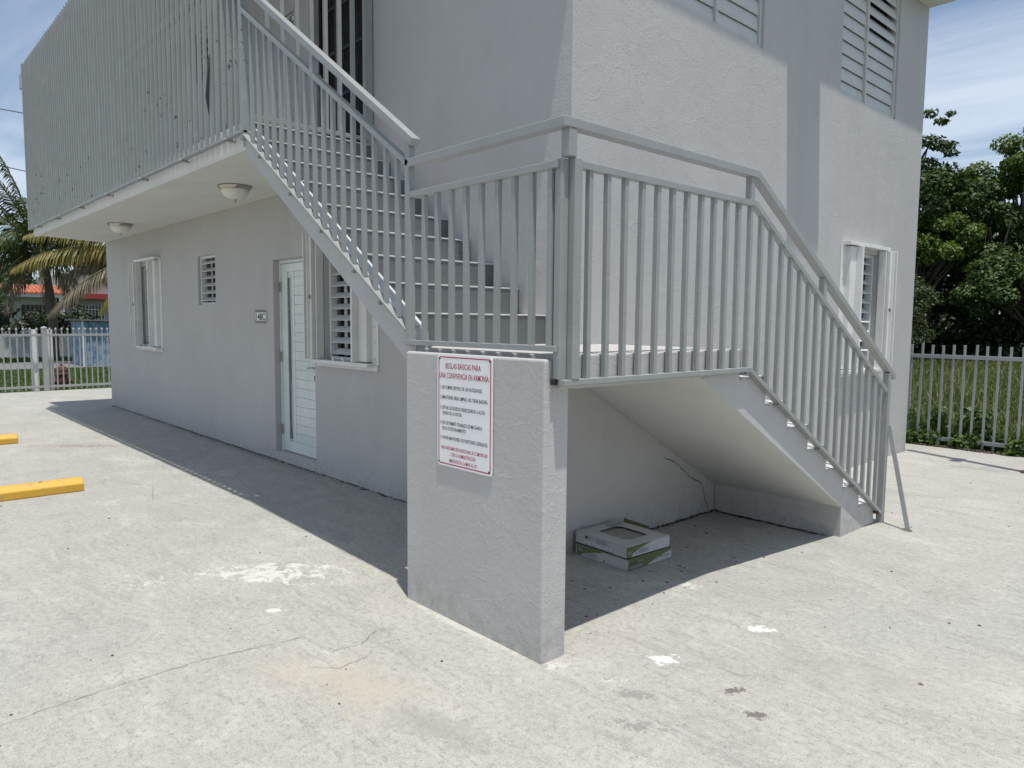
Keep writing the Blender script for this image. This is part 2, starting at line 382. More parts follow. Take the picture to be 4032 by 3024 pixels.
def wall_sheet(mb, fn, u0, u1, z0, z1, holes, t):
    """wall with openings: fn(u, n, z), n=0 outer face, -t inner face"""
    us = sorted({u0, u1, *[q for h in holes for q in h[:2]]}); zs = sorted({z0, z1, *[q for h in holes for q in h[2:]]})
    def solid(i, j):
        if not (0 <= i < len(us) - 1 and 0 <= j < len(zs) - 1): return False
        uc, zc = (us[i] + us[i + 1]) / 2, (zs[j] + zs[j + 1]) / 2
        return not any(h[0] < uc < h[1] and h[2] < zc < h[3] for h in holes)
    for i in range(len(us) - 1):
        for j in range(len(zs) - 1):
            if not solid(i, j): continue
            a, b, c, d = us[i], us[i + 1], zs[j], zs[j + 1]
            for nn in (0, -t): mb.quad(fn(a, nn, c), fn(b, nn, c), fn(b, nn, d), fn(a, nn, d))
            if not solid(i - 1, j): mb.quad(fn(a, 0, c), fn(a, -t, c), fn(a, -t, d), fn(a, 0, d))
            if not solid(i + 1, j): mb.quad(fn(b, 0, c), fn(b, -t, c), fn(b, -t, d), fn(b, 0, d))
            if not solid(i, j - 1): mb.quad(fn(a, 0, c), fn(b, 0, c), fn(b, -t, c), fn(a, -t, c))
            if not solid(i, j + 1): mb.quad(fn(a, 0, d), fn(b, 0, d), fn(b, -t, d), fn(a, -t, d))
def weld(o):
    bm = bmesh.new(); bm.from_mesh(o.data); bmesh.ops.remove_doubles(bm, verts=bm.verts, dist=1e-5)
    bmesh.ops.recalc_face_normals(bm, faces=bm.faces); bm.to_mesh(o.data); bm.free()
LW = lambda u, n, z: (u, -n, z)          # left wall: plane y = 0, outwards -y
RW = lambda u, n, z: (n, u, z)           # right wall: plane x = 0, outwards +x
def fbox(fn, u0, u1, n0, n1, z0, z1, mb=None):
    mb = mb or MB(); i = len(mb.v)
    mb.v += [fn(u, q, z) for z in (z0, z1) for q in (n0, n1) for u in (u0, u1)]
    mb.f += [tuple(i + k for k in q) for q in ((0, 2, 3, 1), (4, 5, 7, 6), (0, 1, 5, 4), (2, 6, 7, 3), (0, 4, 6, 2), (1, 3, 7, 5))]
    return mb

# ================================================================== SETTING
g = MB(); N = 48
g.quad((-320, -320, -.06), (320, -320, -.06), (320, 320, -.06), (-320, 320, -.06))
tag(g.build('ground', 'lawn_soil'), kind='structure')
g = MB(); g.box(-13.86, 14, -22, 6.32, -.1, 0)
yard = tag(g.build('concrete_yard', 'concrete', bevel=.02), kind='structure')
g = MB(); g.box(-25.4, -21.7, -60, 60, -.056, -.02); tag(g.build('road', 'asphalt'), kind='structure')
g = MB()
NX, NY = 24, 20
fh = lambda x, y: max(0, min(1, (y - 7) / 12)) * .18 + .03 * math.sin(x * .9 + y * .5)
pts = [[(-30 + 46 * i / NX, 6.33 + 34 * j / NY) for i in range(NX + 1)] for j in range(NY + 1)]
for j in range(NY):
    for i in range(NX):
        g.quad(*[(x, y, -.055 + fh(x, y)) for x, y in (pts[j][i], pts[j][i + 1], pts[j + 1][i + 1], pts[j + 1][i])])
o = g.build('field', 'lawn_soil'); weld(o); tag(o, kind='structure')

# marks on the yard
def blob(cx, cy, rx, ry, rot, z, mb, jag=.45, k=26):
    ph = [random.random() * 6.28 for _ in range(5)]
    pts = []
    for i in range(k):
        a = 2 * math.pi * i / k
        r = 1 + jag * (.5 * math.sin(2 * a + ph[0]) + .35 * math.sin(5 * a + ph[1]) + .3 * math.sin(9 * a + ph[2]) + .3 * random.uniform(-1, 1))
        r = max(.25, r)
        x, y = rx * r * math.cos(a), ry * r * math.sin(a)
        pts.append((cx + x * math.cos(rot) - y * math.sin(rot), cy + x * math.sin(rot) + y * math.cos(rot), z))
    c = (cx, cy, z)
    for i in range(k): mb.quad(c, pts[i], pts[(i + 1) % k])
def crack(pts, w, fn, name, mat, parent):
    mb = MB(); P = [Vector(q) for q in pts]; out = []
    for a, b in zip(P, P[1:]):
        k = max(2, int((b - a).length / .02))
        out += [a.lerp(b, i / k) + Vector((random.uniform(-1, 1), random.uniform(-1, 1))) * .006 for i in range(k)]
    out.append(P[-1])
    for a, b in zip(out, out[1:]):
        d = (b - a); nn = Vector((-d.y, d.x)).normalized() * w * random.uniform(.3, 1)
        mb.quad(fn(*(a - nn)), fn(*(b - nn)), fn(*(b + nn)), fn(*(a + nn)))
    return mb.build(name, mat, parent, fix=False)
GF = lambda x, y: (x, y, .004)
simple('crack_soil', (.22, .205, .18), .95)
crack([(.03, -3.05), (-.01, -2.8), (-.03, -2.54), (-.03, -2.19), (.02, -1.9), (.04, -1.78)], .0022, GF, 'crack', 'crack_soil', yard)
crack([(.25, -1.75), (.28, -1.62), (.20, -1.5), (.24, -1.4)], .0018, GF, 'crack', 'crack_soil', yard)
crack([(.33, -1.9), (.42, -1.8), (.40, -1.66)], .0018, GF, 'crack', 'crack_soil', yard)
crack([(-4.2, -1.6), (-3.6, -1.35), (-3.1, -1.5)], .002, GF, 'crack', 'crack_soil', yard)
# dirt seam along wall feet
mb = MB()
for i in range(170):
    x = -10.3 + i * .0605
    if x > -.05: break
    for k in range(3):
        cx, cy = x + random.uniform(0, .06), -random.uniform(.0, .05) * random.random()
        blob(cx, cy, random.uniform(.008, .035), random.uniform(.004, .012), 0, .0035 + .0003 * k, mb, .7, 7)
for i in range(90):
    blob(.01 + random.random() * .03, .3 + i * .0155, .01, random.uniform(.008, .025), 0, .0035, mb, .7, 7)
    blob(random.uniform(.05, .9), 1.655 - .03 * random.random(), random.uniform(.01, .03), .008, 0, .0037, mb, .7, 7)
tag(mb.build('dirt_seam', 'crack_dark', yard, fix=False), kind='stuff')
# pebbles, leaves
mb = MB()
def pebble(x, y, r, h):
    pts = [(x + r * math.cos(a) * random.uniform(.6, 1.2), y + r * math.sin(a) * random.uniform(.4, 1.), .001) for a in [i * 1.047 for i in range(6)]]
    t = (x, y, h)
    for i in range(6): mb.quad(pts[i], pts[(i + 1) % 6], t)
for i in range(260):
    x, y = random.uniform(-8, 3.2), random.uniform(-3.0, 4.5)
    if x < 0 and y > -.1: continue
    r = random.choice((.004, .005, .006, .008, .010)); pebble(x, y, r, r * random.uniform(.5, 1))
for i in range(60):
    x, y = random.uniform(.05, .9), random.uniform(-.9, 1.6); pebble(x, y, random.choice((.004, .006, .012)), .005)
tag(mb.build('litter', 'litter', fix=False), 'scattered pebbles and leaf crumbs on the pale concrete yard', 'litter', kind='stuff')

# ================================================================== BUILDING
bld = thing('apartment_building', (-5, 3, 0), 'two-storey light grey plastered apartment building with outside stair', 'building')
FZ, RZ, XL, YB = 2.858, 4.90, -10.38, 5.69
H1 = (-8.55, -7.80, 1.06, 2.20); H2 = (-3.03, -2.30, 1.09, 2.16); HS = (-6.23, -5.67, 1.62, 2.21); HD = (-4.115, -3.24, .09, 2.05)
HU = (-6.10, -5.62, 4.235, 4.80); HUD = (-3.20, -2.33, FZ + .02, 4.80)
HR = (3.93, 4.66, 1.03, 2.16); HR1 = (.90, 2.19, 3.60, 4.84); HR2 = (3.59, 4.905, 3.565, 4.84)
mb = MB(); wall_sheet(mb, LW, XL, 0, -.08, RZ, [H1, H2, HS, HD, HU, HUD], .17); o = mb.build('wall', 'wall_paint', bld); weld(o); wall_l = o
mb = MB(); wall_sheet(mb, RW, .17, YB, -.08, RZ, [HR, HR1, HR2], .17)
# close the corner flush
o = mb.build('wall', 'wall_paint', bld); weld(o); wall_r = o
mb = MB(); mb.box(XL, -.17, YB - .17, YB - .002, -.08, RZ); mb.build('wall', 'wall_paint', bld)
mb = MB(); mb.box(XL + .002, XL + .17, .171, YB - .171, -.08, RZ); mb.build('wall', 'wall_paint', bld)
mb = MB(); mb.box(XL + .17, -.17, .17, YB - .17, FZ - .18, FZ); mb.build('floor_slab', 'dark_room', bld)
# roof with eave and the ledge that sticks out over the right wall
mb = MB(); mb.box(XL - .1, .27, -.33, YB + .001, RZ + .001, RZ + .22); roof = mb.build('roof', 'soffit_paint', bld, bevel=.008)
MB().box(XL - .098, -2.28, -1.085, -.335, RZ + .002, RZ + .215).build('balcony_roof', 'wall_paint', roof, bevel=.006)
mb = MB(); mb.box(.26, .565, 2.48, 3.067, RZ + .003, RZ + .18); mb.build('roof_ledge', 'soffit_paint', roof, bevel=.006)
# balcony slab
mb = MB(); mb.prism([(-9.95, -1.072), (-2.21, -1.072), (-2.21, -.002), (XL + .02, -.002)], lambda u, w, t: (u, w, t), 2.678, FZ)
bal = mb.build('balcony_slab', 'soffit_paint', bld, bevel=.006)
mb = MB(); mb.box(-9.93, -2.16, -1.070, -1.052, 2.655, 2.679); mb.build('drip_edge', 'soffit_paint', bal)
for x in (-9.3, -8.1, -6.8, -5.6, -4.4, -3.3, -2.35):
    mb = MB(); mb.tube([(x, -1.16, 2.742), (x, -1.06, 2.742)], .012, 8); mb.build('rail_anchor', 'rail_paint', bal)

def louvers(fn, H, parent, slats, pitch_deg, depth=.085, n0=-.05, mat='louver_white', div=None, thick=.006, frame=.028, curved=False, opens=()):
    u0, u1, z0, z1 = H
    fr = MB()
    for a in ((u0 + .001, u0 + frame, z0 + .001, z1 - .001), (u1 - frame, u1 - .001, z0 + .001, z1 - .001)): fbox(fn, a[0], a[1], n0 - .07, n0, a[2], a[3], fr)
    fbox(fn, u0 + frame, u1 - frame, n0 - .069, n0 - .001, z0 + .001, z0 + frame, fr); fbox(fn, u0 + frame, u1 - frame, n0 - .069, n0 - .001, z1 - frame, z1 - .001, fr)
    win = fr.build('window', mat, parent, bevel=.002)
    cols = [(u0 + frame, u1 - frame)]
    if div:
        fbd = fbox(fn, div - .012, div + .012, n0 - .06, n0 + .006, z0 + frame, z1 - frame); fbd.build('mullion', mat, win)
        cols = [(u0 + frame, div - .012), (div + .012, u1 - frame)]
    zs = z0 + frame; hh = (z1 - frame - zs) / slats
    for ci, (a, b) in enumerate(cols):
        for k in range(slats):
            ang = R(pitch_deg); zc = zs + (k + .5) * hh
            if (ci, k) in opens: ang = R(opens[(ci, k)])
            mbs = MB(); prof = []
            L = depth / 2
            nseg = 6 if curved else 1
            for q in range(nseg + 1):
                t = -1 + 2 * q / nseg
                bow = (1 - t * t) * (.012 if curved else .0)
                # t=-1 lower/outer edge
                dn, dz = -t * L * math.cos(ang) + bow * math.sin(ang), t * L * math.sin(ang) + bow * math.cos(ang) * (1 if curved else 0)
                prof.append((n0 - .03 + dn, zc + dz))
            cs, sn = math.cos(ang), math.sin(ang)
            poly = prof + [(x - thick * sn, z - thick * cs) for x, z in reversed(prof)]
            mbs.prism(poly, lambda n_, z_, t_: fn(t_, n_, z_), a + .002, b - .002)
            mbs.build('louver', mat, win, smooth=False)
    # inner screen frame and dark room behind
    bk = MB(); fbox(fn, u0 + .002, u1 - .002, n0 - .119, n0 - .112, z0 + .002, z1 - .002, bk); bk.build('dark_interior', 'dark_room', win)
    fr2 = MB(); uu = u0 + .13 * (u1 - u0) if not div else u0 + .3
    fbox(fn, uu, uu + .05, n0 - .108, n0 - .10, z0 + .03, z1 - .03, fr2); fr2.build('inner_stile', mat, win)
    return win
louvers(LW, H1, bld, 12, 32, n0=-.04)
louvers(LW, H2, bld, 10, 32, n0=-.04)
louvers(LW, HS, bld, 6, 30, n0=-.03)
louvers(LW, HU, bld, 6, 30, n0=-.04)
louvers(RW, HR, bld, 11, 32, n0=-.05)
louvers(RW, HR1, bld, 10, 80, depth=.140, mat='louver_grey', n0=-.02, div=1.545, curved=True, thick=.004, frame=.03)
louvers(RW, HR2, bld, 10, 80, depth=.140, mat='louver_grey', n0=-.02, div=4.17, curved=True, thick=.004, frame=.03,
        opens={(1, 9): 74, (1, 8): 70, (1, 7): 68, (1, 6): 70, (1, 5): 74})

def shutter(fn, near, far, z0, z1, parent):
    """folded accordion storm shutter: near = flange edge on the camera side, far = other side (u)"""
    s = 1 if near > far else -1
    U = lambda d: near - s * d                    # d metres from the near edge
    rg = lambda d0, d1: sorted((U(d0), U(d1)))
    W_ = abs(near - far)
    a, b = rg(0, .105); fl = fbox(fn, a, b, .001, .006, z0, z1); sh = fl.build('storm_shutter', 'shutter_white', parent, bevel=.001)
    nr = 9
    for k in range(nr):
        zc = z0 + .06 + (z1 - z0 - .12) * k / (nr - 1)
        a, b = rg(.045, .055); fbox(fn, a, b, .006, .009, zc - .004, zc + .004).build('rivet', 'nickel', sh)
    a, b = rg(.105, .235); fbox(fn, a, b, .001, .055, z0 + .03, z1 - .02).build('folded_panel', 'shutter_white', sh, bevel=.004)
    a, b = rg(.235, .262); fbox(fn, a, b, .001, .115, z0 + .025, z1 - .012).build('lead_stile', 'shutter_white', sh, bevel=.004)
    a, b = rg(.03, W_ - .02); fbox(fn, a, b, .001, .085, z1 - .012, z1 + .022).build('head_track', 'shutter_white', sh, bevel=.002)
    a, b = rg(-.0, W_); fbox(fn, a, b, .0005, .02, z0 - .045, z0 - .001).build('sill_flange', 'shutter_white', sh, bevel=.002)
    a, b = rg(.05, W_ - .02); fbox(fn, a, b, .002, .085, z0 - .012, z0 + .02).build('sill_track', 'shutter_white', sh, bevel=.002)
    for j, (d0, n1) in enumerate(((W_ - .13, .085), (W_ - .085, .11), (W_ - .05, .135), (W_ - .02, .15))):
        a, b = rg(d0, d0 + (.014 if j != 1 else .05)); fbox(fn, a, b, .012, n1, z0 + .024, z1 - .016).build('folded_panel', 'shutter_white', sh, bevel=.003)
    a, b = rg(W_ - .075, W_ - .06); fbox(fn, a, b, .11, .127, (z0 + z1) / 2 - .015, (z0 + z1) / 2 + .015).build('lock', 'nickel', sh)
    for d in (.45, .62):
        if d < W_ - .2:
            a, b = rg(d, d + .02); fbox(fn, a, b, .05, .08, z0 + .02, z0 + .05).build('track_pin', 'shutter_white', sh)
    return sh
shutter(LW, -7.62, -8.62, 1.03, 2.27, bld)
shutter(LW, -2.13, -3.17, 1.07, 2.24, bld)
shutter(RW, 3.75, 4.76, .985, 2.215, bld)

# ---- door C
fr = MB(); dn = -.075
for a in ((HD[0] + .001, HD[0] + .03, HD[2], HD[3] - .001), (HD[1] - .03, HD[1] - .001, HD[2], HD[3] - .001)): fbox(LW, a[0], a[1], dn - .05, dn + .012, a[2], a[3], fr)
fbox(LW, HD[0] + .03, HD[1] - .03, dn - .049, dn + .011, HD[3] - .035, HD[3] - .001, fr)
dfr = fr.build('door_frame', 'shutter_white', bld, bevel=.002)
d0, d1, dz0, dz1 = HD[0] + .032, HD[1] - .032, .10, HD[3] - .04
door = fbox(LW, d0, d1, dn - .035, dn - .012, dz0, dz1).build('door', 'door_white', bld)
g0, g1, gz0, gz1 = d0 + .125, d0 + .225, .22, 1.88
for a in ((d0, g0, dz0, dz1), (g1, g1 + .05, dz0 + .11, dz1 - .08), (d1 - .06, d1, dz0 + .11, dz1 - .08), (g0, d1, dz0, dz0 + .11), (g0, d1, dz1 - .08, dz1)):
    fbox(LW, a[0], a[1], dn - .012, dn, a[2], a[3]).build('stile', 'door_white', door, bevel=.0015)
fbox(LW, g0 + .001, g1 - .001, dn - .011, dn - .007, gz0, gz1).build('glass_pane', 'door_glass', door)
mb = MB()
for a in ((g0, g0 + .012, gz0, gz1), (g1 - .012, g1, gz0, gz1), (g0 + .012, g1 - .012, gz1 - .012, gz1), (g0 + .012, g1 - .012, gz0, gz0 + .012)): fbox(LW, a[0], a[1], dn - .007, dn + .006, a[2], a[3], mb)
mb.build('glazing_bead', 'door_white', door, bevel=.002)
zz = dz0 + .112; k = 0
while zz < dz1 - .10:
    z2 = min(zz + .09, dz1 - .082)
    fbox(LW, g1 + .051, d1 - .061, dn - .0125, dn - .0035, zz, z2 - .0022).build('plank', 'door_white', door, bevel=.0008); zz += .0925
for z in (1.78, 1.07, .32):
    fbox(LW, HD[0] + .022, HD[0] + .040, dn + .012, dn + .022, z - .05, z + .05).build('hinge', 'nickel', door)
mb = MB(); mb.tube([LW(d1 - .05, dn, .99), LW(d1 - .05, dn + .05, .99)], .011, 10); mb.tube([LW(d1 - .05, dn + .05, .99), LW(d1 - .10, dn + .055, .993), LW(d1 - .165, dn + .052, .985)], [.010, .009, .007], 10)
mb.build('handle', 'nickel', door, smooth=True)
mb = MB(); mb.tube([LW(d1 - .05, dn, .925), LW(d1 - .05, dn + .02, .925)], .014, 10); mb.box(d1 - .054, d1 - .046, -dn - .035, -dn - .02, .86, .92); mb.box(d1 - .07, d1 - .066, -dn - .035, -dn - .02, .87, .915)
mb.build('key', 'nickel', door)
fbox(LW, HD[0] - .001, HD[1] + .001, -.168, .004, -.05, .092).build('threshold', 'pier_paint', bld, bevel=.004)
# ---- upstairs door: dark grille
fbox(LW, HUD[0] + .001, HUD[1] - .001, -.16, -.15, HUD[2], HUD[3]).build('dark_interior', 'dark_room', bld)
gr = MB(); u = HUD[0] + .02
for x in (HUD[0] + .02, HUD[0] + .30, HUD[0] + .56, HUD[1] - .02): fbox(LW, x - .018, x + .018, -.09, -.06, HUD[2], HUD[3] - .01, gr)
gd = gr.build('iron_door', 'iron_black', bld)
for z in (3.05, 3.42, 3.80, 4.18, 4.55): fbox(LW, HUD[0] + .04, HUD[1] - .04, -.085, -.065, z - .015, z + .015).build('crossbar', 'iron_black', gd)
for x in (HUD[0] + .12, HUD[0] + .2, HUD[0] + .40, HUD[0] + .48, HUD[0] + .66, HUD[0] + .74):
    mb = MB(); mb.tube([LW(x + .02 * math.sin(q * .9), -.078, 2.95 + q * .1) for q in range(18)], .006, 6); mb.build('scroll_bar', 'iron_black', gd, smooth=True)
mb = MB(); mb.tube([LW(HUD[0] + .09, -.06, 3.62), LW(HUD[0] + .09, .0, 3.62)], .022, 12); mb.build('knob', 'nickel', gd, smooth=True)
for a in ((HUD[0] - .06, HUD[0]), (HUD[1], HUD[1] + .06)):
    fbox(LW, a[0], a[1], .0005, .012, FZ, HUD[3] + .05).build('door_casing', 'wall_paint', bld, bevel=.002)

# ---- house number tiles
def number_tile(s, u0, u1, z0, z1, nm_label):
    t = thing('house_number_tile', (u0, 0, z0), nm_label, 'sign')
    fbox(LW, u0, u1, .0005, .012, z0, z1).build('tile', 'sign_white', t, bevel=.001)
    hb = (z1 - z0) * .17
    for a, b in ((z0, z0 + hb), (z1 - hb, z1)):
        fbox(LW, u0 - .001, u1 + .001, .012, .0145, a, b).build('border_strip', 'tile_brown', t)
        for k in range(8):
            uu = u0 + (u1 - u0) * (k + .5) / 8; w = (u1 - u0) / 22
            fbox(LW, uu - w, uu + w, .0145, .0155, a + hb * .3, b - hb * .3).build('motif', 'print_grey', t)
    for a, b in ((u0 - .001, u0 + .008), (u1 - .008, u1 + .001)): fbox(LW, a, b, .012, .0145, z0 + hb, z1 - hb).build('border_strip', 'tile_brown', t)
    n_ = len(s); wv = (u1 - u0 - .03) / n_
    text_mesh(s, lambda a, b: LW(a, .0135, b), u0 + .032, u1 - .026, z0 + hb + (z1 - z0) * .055, (z1 - z0) * .55, 'numerals', 'print_black', t, .018)
number_tile('148C', -4.545, -4.268, 1.412, 1.545, 'white ceramic number tile reading 148C beside the white ground floor door')
number_tile('148D', -3.76, -3.49, 4.185, 4.318, 'white ceramic number tile reading 148D on the upper balcony wall')

# ---- ceiling lamps
def lamp(x, y, label):
    t = thing('ceiling_lamp', (x, y, 2.677), label, 'lamp', None)
    c = (x, y, 2.677)
    MB().lathe([(.0, .0), (.150, 0.), (.152, -.012), (.140, -.022), (.136, -.034), (.122, -.036), (.0, -.036)], 32, c).build('metal_ring', 'nickel', t, smooth=True)
    MB().lathe([(.124, -.034), (.120, -.06), (.104, -.086), (.076, -.106), (.04, -.118), (.0, -.121)], 32, c).build('glass_bowl', 'bowl_glass', t, smooth=True)
    MB().lathe([(.0, -.115), (.016, -.119), (.017, -.124), (.008, -.127), (.007, -.134), (.011, -.138), (.008, -.146), (.0, -.149)], 14, c).build('finial', 'nickel', t, smooth=True)
lamp(-7.55, -.51, 'nickel and frosted glass ceiling lamp above the window with folded shutter')
lamp(-3.77, -.51, 'nickel and frosted glass ceiling lamp above the white door')

# ================================================================== STAIRCASE
st = thing('outside_staircase', (.5, -.5, 0), 'grey concrete staircase turning the building corner with landing and pier', 'staircase')
LZ = 1.31
# pier
mb = MB(); mb.box(-.05, .952, -1.15, -1.003, -.08, 1.294); pier = mb.build('pier', 'pier_paint', st, bevel=.012, seg=3)
# landing
mb = MB(); mb.prism([(-.045, -1.085), (.982, -1.085), (.982, .33), (.002, .33), (.002, -.002), (-.45, -.002), (-.45, -.7), (-.045, -.99)], lambda u, w, t: (u, w, t), 1.172, LZ)
mb.build('landing', 'pier_paint', st, bevel=.006)
# upper flight: steps, stringer, waist
g_, r_ = .25, .172
for k in range(1, 10):
    xr = -.19 - g_ * (k - 1); z = LZ + r_ * k
    back = xr - g_ - .008 if k < 9 else xr - .06
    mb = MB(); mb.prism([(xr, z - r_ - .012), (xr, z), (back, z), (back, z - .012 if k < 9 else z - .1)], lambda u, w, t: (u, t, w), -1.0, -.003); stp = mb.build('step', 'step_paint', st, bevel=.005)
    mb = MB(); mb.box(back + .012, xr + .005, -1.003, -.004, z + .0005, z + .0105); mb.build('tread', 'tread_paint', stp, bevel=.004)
nose = lambda x: LZ + r_ + (-.19 - x) * r_ / g_
soff = lambda x: 1.215 + (-.098 - x) * .692
fn = lambda u, w, t: (u, t, w)
mb = MB(); mb.prism([(-.06, soff(-.06)), (-.06, nose(-.10) - .03), (-2.13, nose(-2.13) - .018), (-2.13, soff(-2.13))], fn, -1.088, -.999)
sgr = mb.build('stringer', 'wall_paint', st, bevel=.004)
mb = MB(); mb.prism([(-.10, nose(-.14) - .028), (-.10, nose(-.14) - .018), (-2.12, nose(-2.12) - .008), (-2.12, nose(-2.12) - .016)], fn, -1.092, -1.004)
mb.build('sunlit_ledge_skin', 'tread_paint', sgr, bevel=.002)  # added skin on the stringer; its paler colour stands for sun on the ledge
mb = MB(); mb.prism([(-.2, soff(-.2) + .004), (-.2, soff(-.2) + .012), (-2.12, soff(-2.12) + .012), (-2.12, soff(-2.12) + .004)], fn, -1.0, -.004)
mb.build('waist_slab', 'soffit_paint', st)
# lower flight
ye, gg, rr = 2.244, .274, .164
for k in range(1, 8):
    y1 = ye - gg * (k - 1); y0 = y1 - gg - (.0 if k == 7 else .03); z = rr * k
    if k == 7: y0 = .325
    mb = MB(); mb.prism([(y1, z - rr - .05 if k > 1 else -.05), (y1, z), (y0, z), (y0, z - .07)], lambda u, w, t: (t, u, w), .003, .984 + .0007 * (k % 2)); stp = mb.build('step', 'wall_paint', st, bevel=.004)
    mb = MB(); mb.box(.004, .986, y0 + (.035 if k < 7 else .008), y1 + .004, z + .0005, z + .009); mb.build('tread', 'tread_paint', stp, bevel=.003)
sf2 = lambda y: 1.172 - (y + .055) * .553
top2 = lambda y: (ye - y) / gg * rr - .012
fn2 = lambda u, w, t: (t, u, w)
mb = MB(); mb.prism([(-.055, 1.1715), (.30, 1.2), (.33, top2(.33) - .015), (ye - .06, .015), (ye - .06, -.05), (1.69, -.05), (1.69, sf2(1.69))], fn2, .004, .9835)
mb.build('waist_slab', 'wall_paint', st, bevel=.004)
mb = MB(); mb.prism([(-.055, 1.1700), (-.055, 1.1725), (1.688, sf2(1.688) + .001), (1.688, sf2(1.688) - .0015)], fn2, .006, .979)
mb.build('soffit', 'soffit_paint', st)
MB().box(.004, .978, -1.0, -.055, 1.1695, 1.1718).build('soffit', 'soffit_paint', st)
crack([(1.013, .491), (1.149, .439), (1.256, .369), (1.32, .335), (1.348, .305), (1.422, .273), (1.508, .224), (1.54, .149), (1.572, .085), (1.613, .03)], .0035, lambda a, b: (.003, a, b), 'crack', 'crack_dark', wall_r)

# ================================================================== RAILINGS
TB = .024
def tubes(parent, base, tops, axis, w=TB, mat='rail_paint'):
    pass
# -- upper flight railing (plane y=-1.1)
rf = thing('stair_railing', (-1.1, -1.1, 2.0), 'grey steel baluster railing along the flight climbing to the balcony', 'railing')
Y1 = -1.112
mid1 = lambda x: 2.245 + (-.08 - x) * .668
bot1 = lambda x: 1.462 + (-.162 - x) * .671
mb = MB(); mb.bar((-.06, Y1, mid1(-.06)), (-2.09, Y1, mid1(-2.09)), .038, .03, (0, 1, 0)); mb.build('mid_rail', 'rail_paint', rf, bevel=.002)
hz = lambda x: 2.352 + (-.045 - x) * .688
mb = MB(); mb.bar((-.015, Y1, hz(-.015)), (-2.4, Y1, hz(-2.4)), .052, .040, (0, 1, 0)); mb.build('handrail', 'rail_paint', rf, bevel=.003)
mb = MB(); mb.bar((-.08, Y1, bot1(-.08) - .006), (-2.10, Y1, bot1(-2.10) - .006), .045, .012, (0, 1, 0)); mb.build('bottom_rail', 'rail_paint', rf, bevel=.0015)
for k in range(17):
    x = -.172 - .1108 * k; jx = random.gauss(0, .0022)
    mb = MB(); mb.bar((x + jx, Y1, bot1(x) - .004), (x - jx, Y1, mid1(x) - .012), TB, TB, (1, 0, 0)); mb.build('baluster', 'rail_paint', rf, bevel=.0015)
mb = MB(); mb.bar((-1.06, Y1, mid1(-1.06)), (-1.06, Y1, hz(-1.06) - .015), .04, .04, (1, 0, 0)); mb.build('rail_stub', 'rail_paint', rf, bevel=.002)
mb = MB(); mb.bar((-.065, Y1, 1.322), (-.065, Y1, hz(-.065) - .02), .038, .038, (1, 0, 0)); mb.build('post', 'rail_paint', rf, bevel=.002)
for x in (-.35, -.62, -1.0, -1.4, -1.85):
    mb = MB(); mb.bar((x, -1.12, bot1(x) - .045), (x, -1.08, bot1(x) - .045), .02, .02); mb.build('anchor_stub', 'rail_paint', rf)
# -- landing and lower flight railing
rl = thing('landing_railing', (1, -1.1, 1.3), 'grey steel railing wrapping the landing and descending the lower flight', 'railing')
mb = MB(); mb.bar((-.10, Y1, 1.338), (.985, Y1, 1.338), .04, .024, (0, 1, 0)); mb.build('bottom_rail', 'rail_paint', rl, bevel=.002)
mb = MB(); mb.bar((-.047, Y1, 2.078), (.985, Y1, 2.078), .036, .03, (0, 1, 0)); mb.build('mid_rail', 'rail_paint', rl, bevel=.002)
mb = MB(); mb.bar((-.047, Y1, 2.236), (1.03, Y1, 2.236), .050, .040, (0, 1, 0)); mb.build('handrail', 'rail_paint', rl, bevel=.003)
for k in range(9):
    x = .062 + .1095 * k; jx = random.gauss(0, .0022)
    mb = MB(); mb.bar((x + jx, Y1, 1.348), (x - jx, Y1, 2.066), TB, TB, (1, 0, 0)); mb.build('baluster', 'rail_paint', rl, bevel=.0015)
X2 = 1.005
kn = .36
b2 = lambda y: 1.20 if y <= kn else 1.20 - (y - kn) * .583
m2 = lambda y: 2.083 if y <= kn + .01 else 2.083 - (y - kn - .01) * .579
h2 = lambda y: 2.236 if y <= kn + .01 else 2.236 - (y - kn - .01) * .574
mb = MB(); mb.bar((X2, -1.11, 1.20), (X2, kn + .006, 1.20), .04, .024, (1, 0, 0)); mb.build('bottom_rail', 'rail_paint', rl, bevel=.002)
mb = MB(); mb.bar((X2, kn - .004, 1.20), (X2, 2.29, b2(2.29)), .0402, .0235, (1, 0, 0)); mb.build('bottom_rail', 'rail_paint', rl, bevel=.002)
mb = MB(); mb.bar((X2, -1.06, 2.083), (X2, kn + .016, 2.083), .036, .03, (1, 0, 0)); mb.build('mid_rail', 'rail_paint', rl, bevel=.002)
mb = MB(); mb.bar((X2, kn + .002, 2.083), (X2, 2.33, m2(2.33)), .0362, .0295, (1, 0, 0)); mb.build('mid_rail', 'rail_paint', rl, bevel=.002)
mb = MB(); mb.bar((X2, -1.135, 2.2365), (X2, kn + .02, 2.2365), .0505, .0395, (1, 0, 0)); mb.build('handrail', 'rail_paint', rl, bevel=.003)
mb = MB(); mb.bar((X2, kn + .0, 2.2365), (X2, 2.41, h2(2.41)), .051, .039, (1, 0, 0)); mb.build('handrail', 'rail_paint', rl, bevel=.003)
for k in range(28):
    y = -.957 + .1166 * k
    if y > 2.25: break
    jx = random.gauss(0, .0022)
    mb = MB(); mb.bar((X2, y + jx, b2(y) + .008), (X2, y - jx, m2(y) - .012), TB, TB, (1, 0, 0)); mb.build('baluster', 'rail_paint', rl, bevel=.0015)
for y in (.318, 1.215):
    mb = MB(); mb.bar((X2, y, m2(y) + .01), (X2, y, h2(y) - .018), .036, .036, (1, 0, 0)); mb.build('rail_stub', 'rail_paint', rl, bevel=.002)
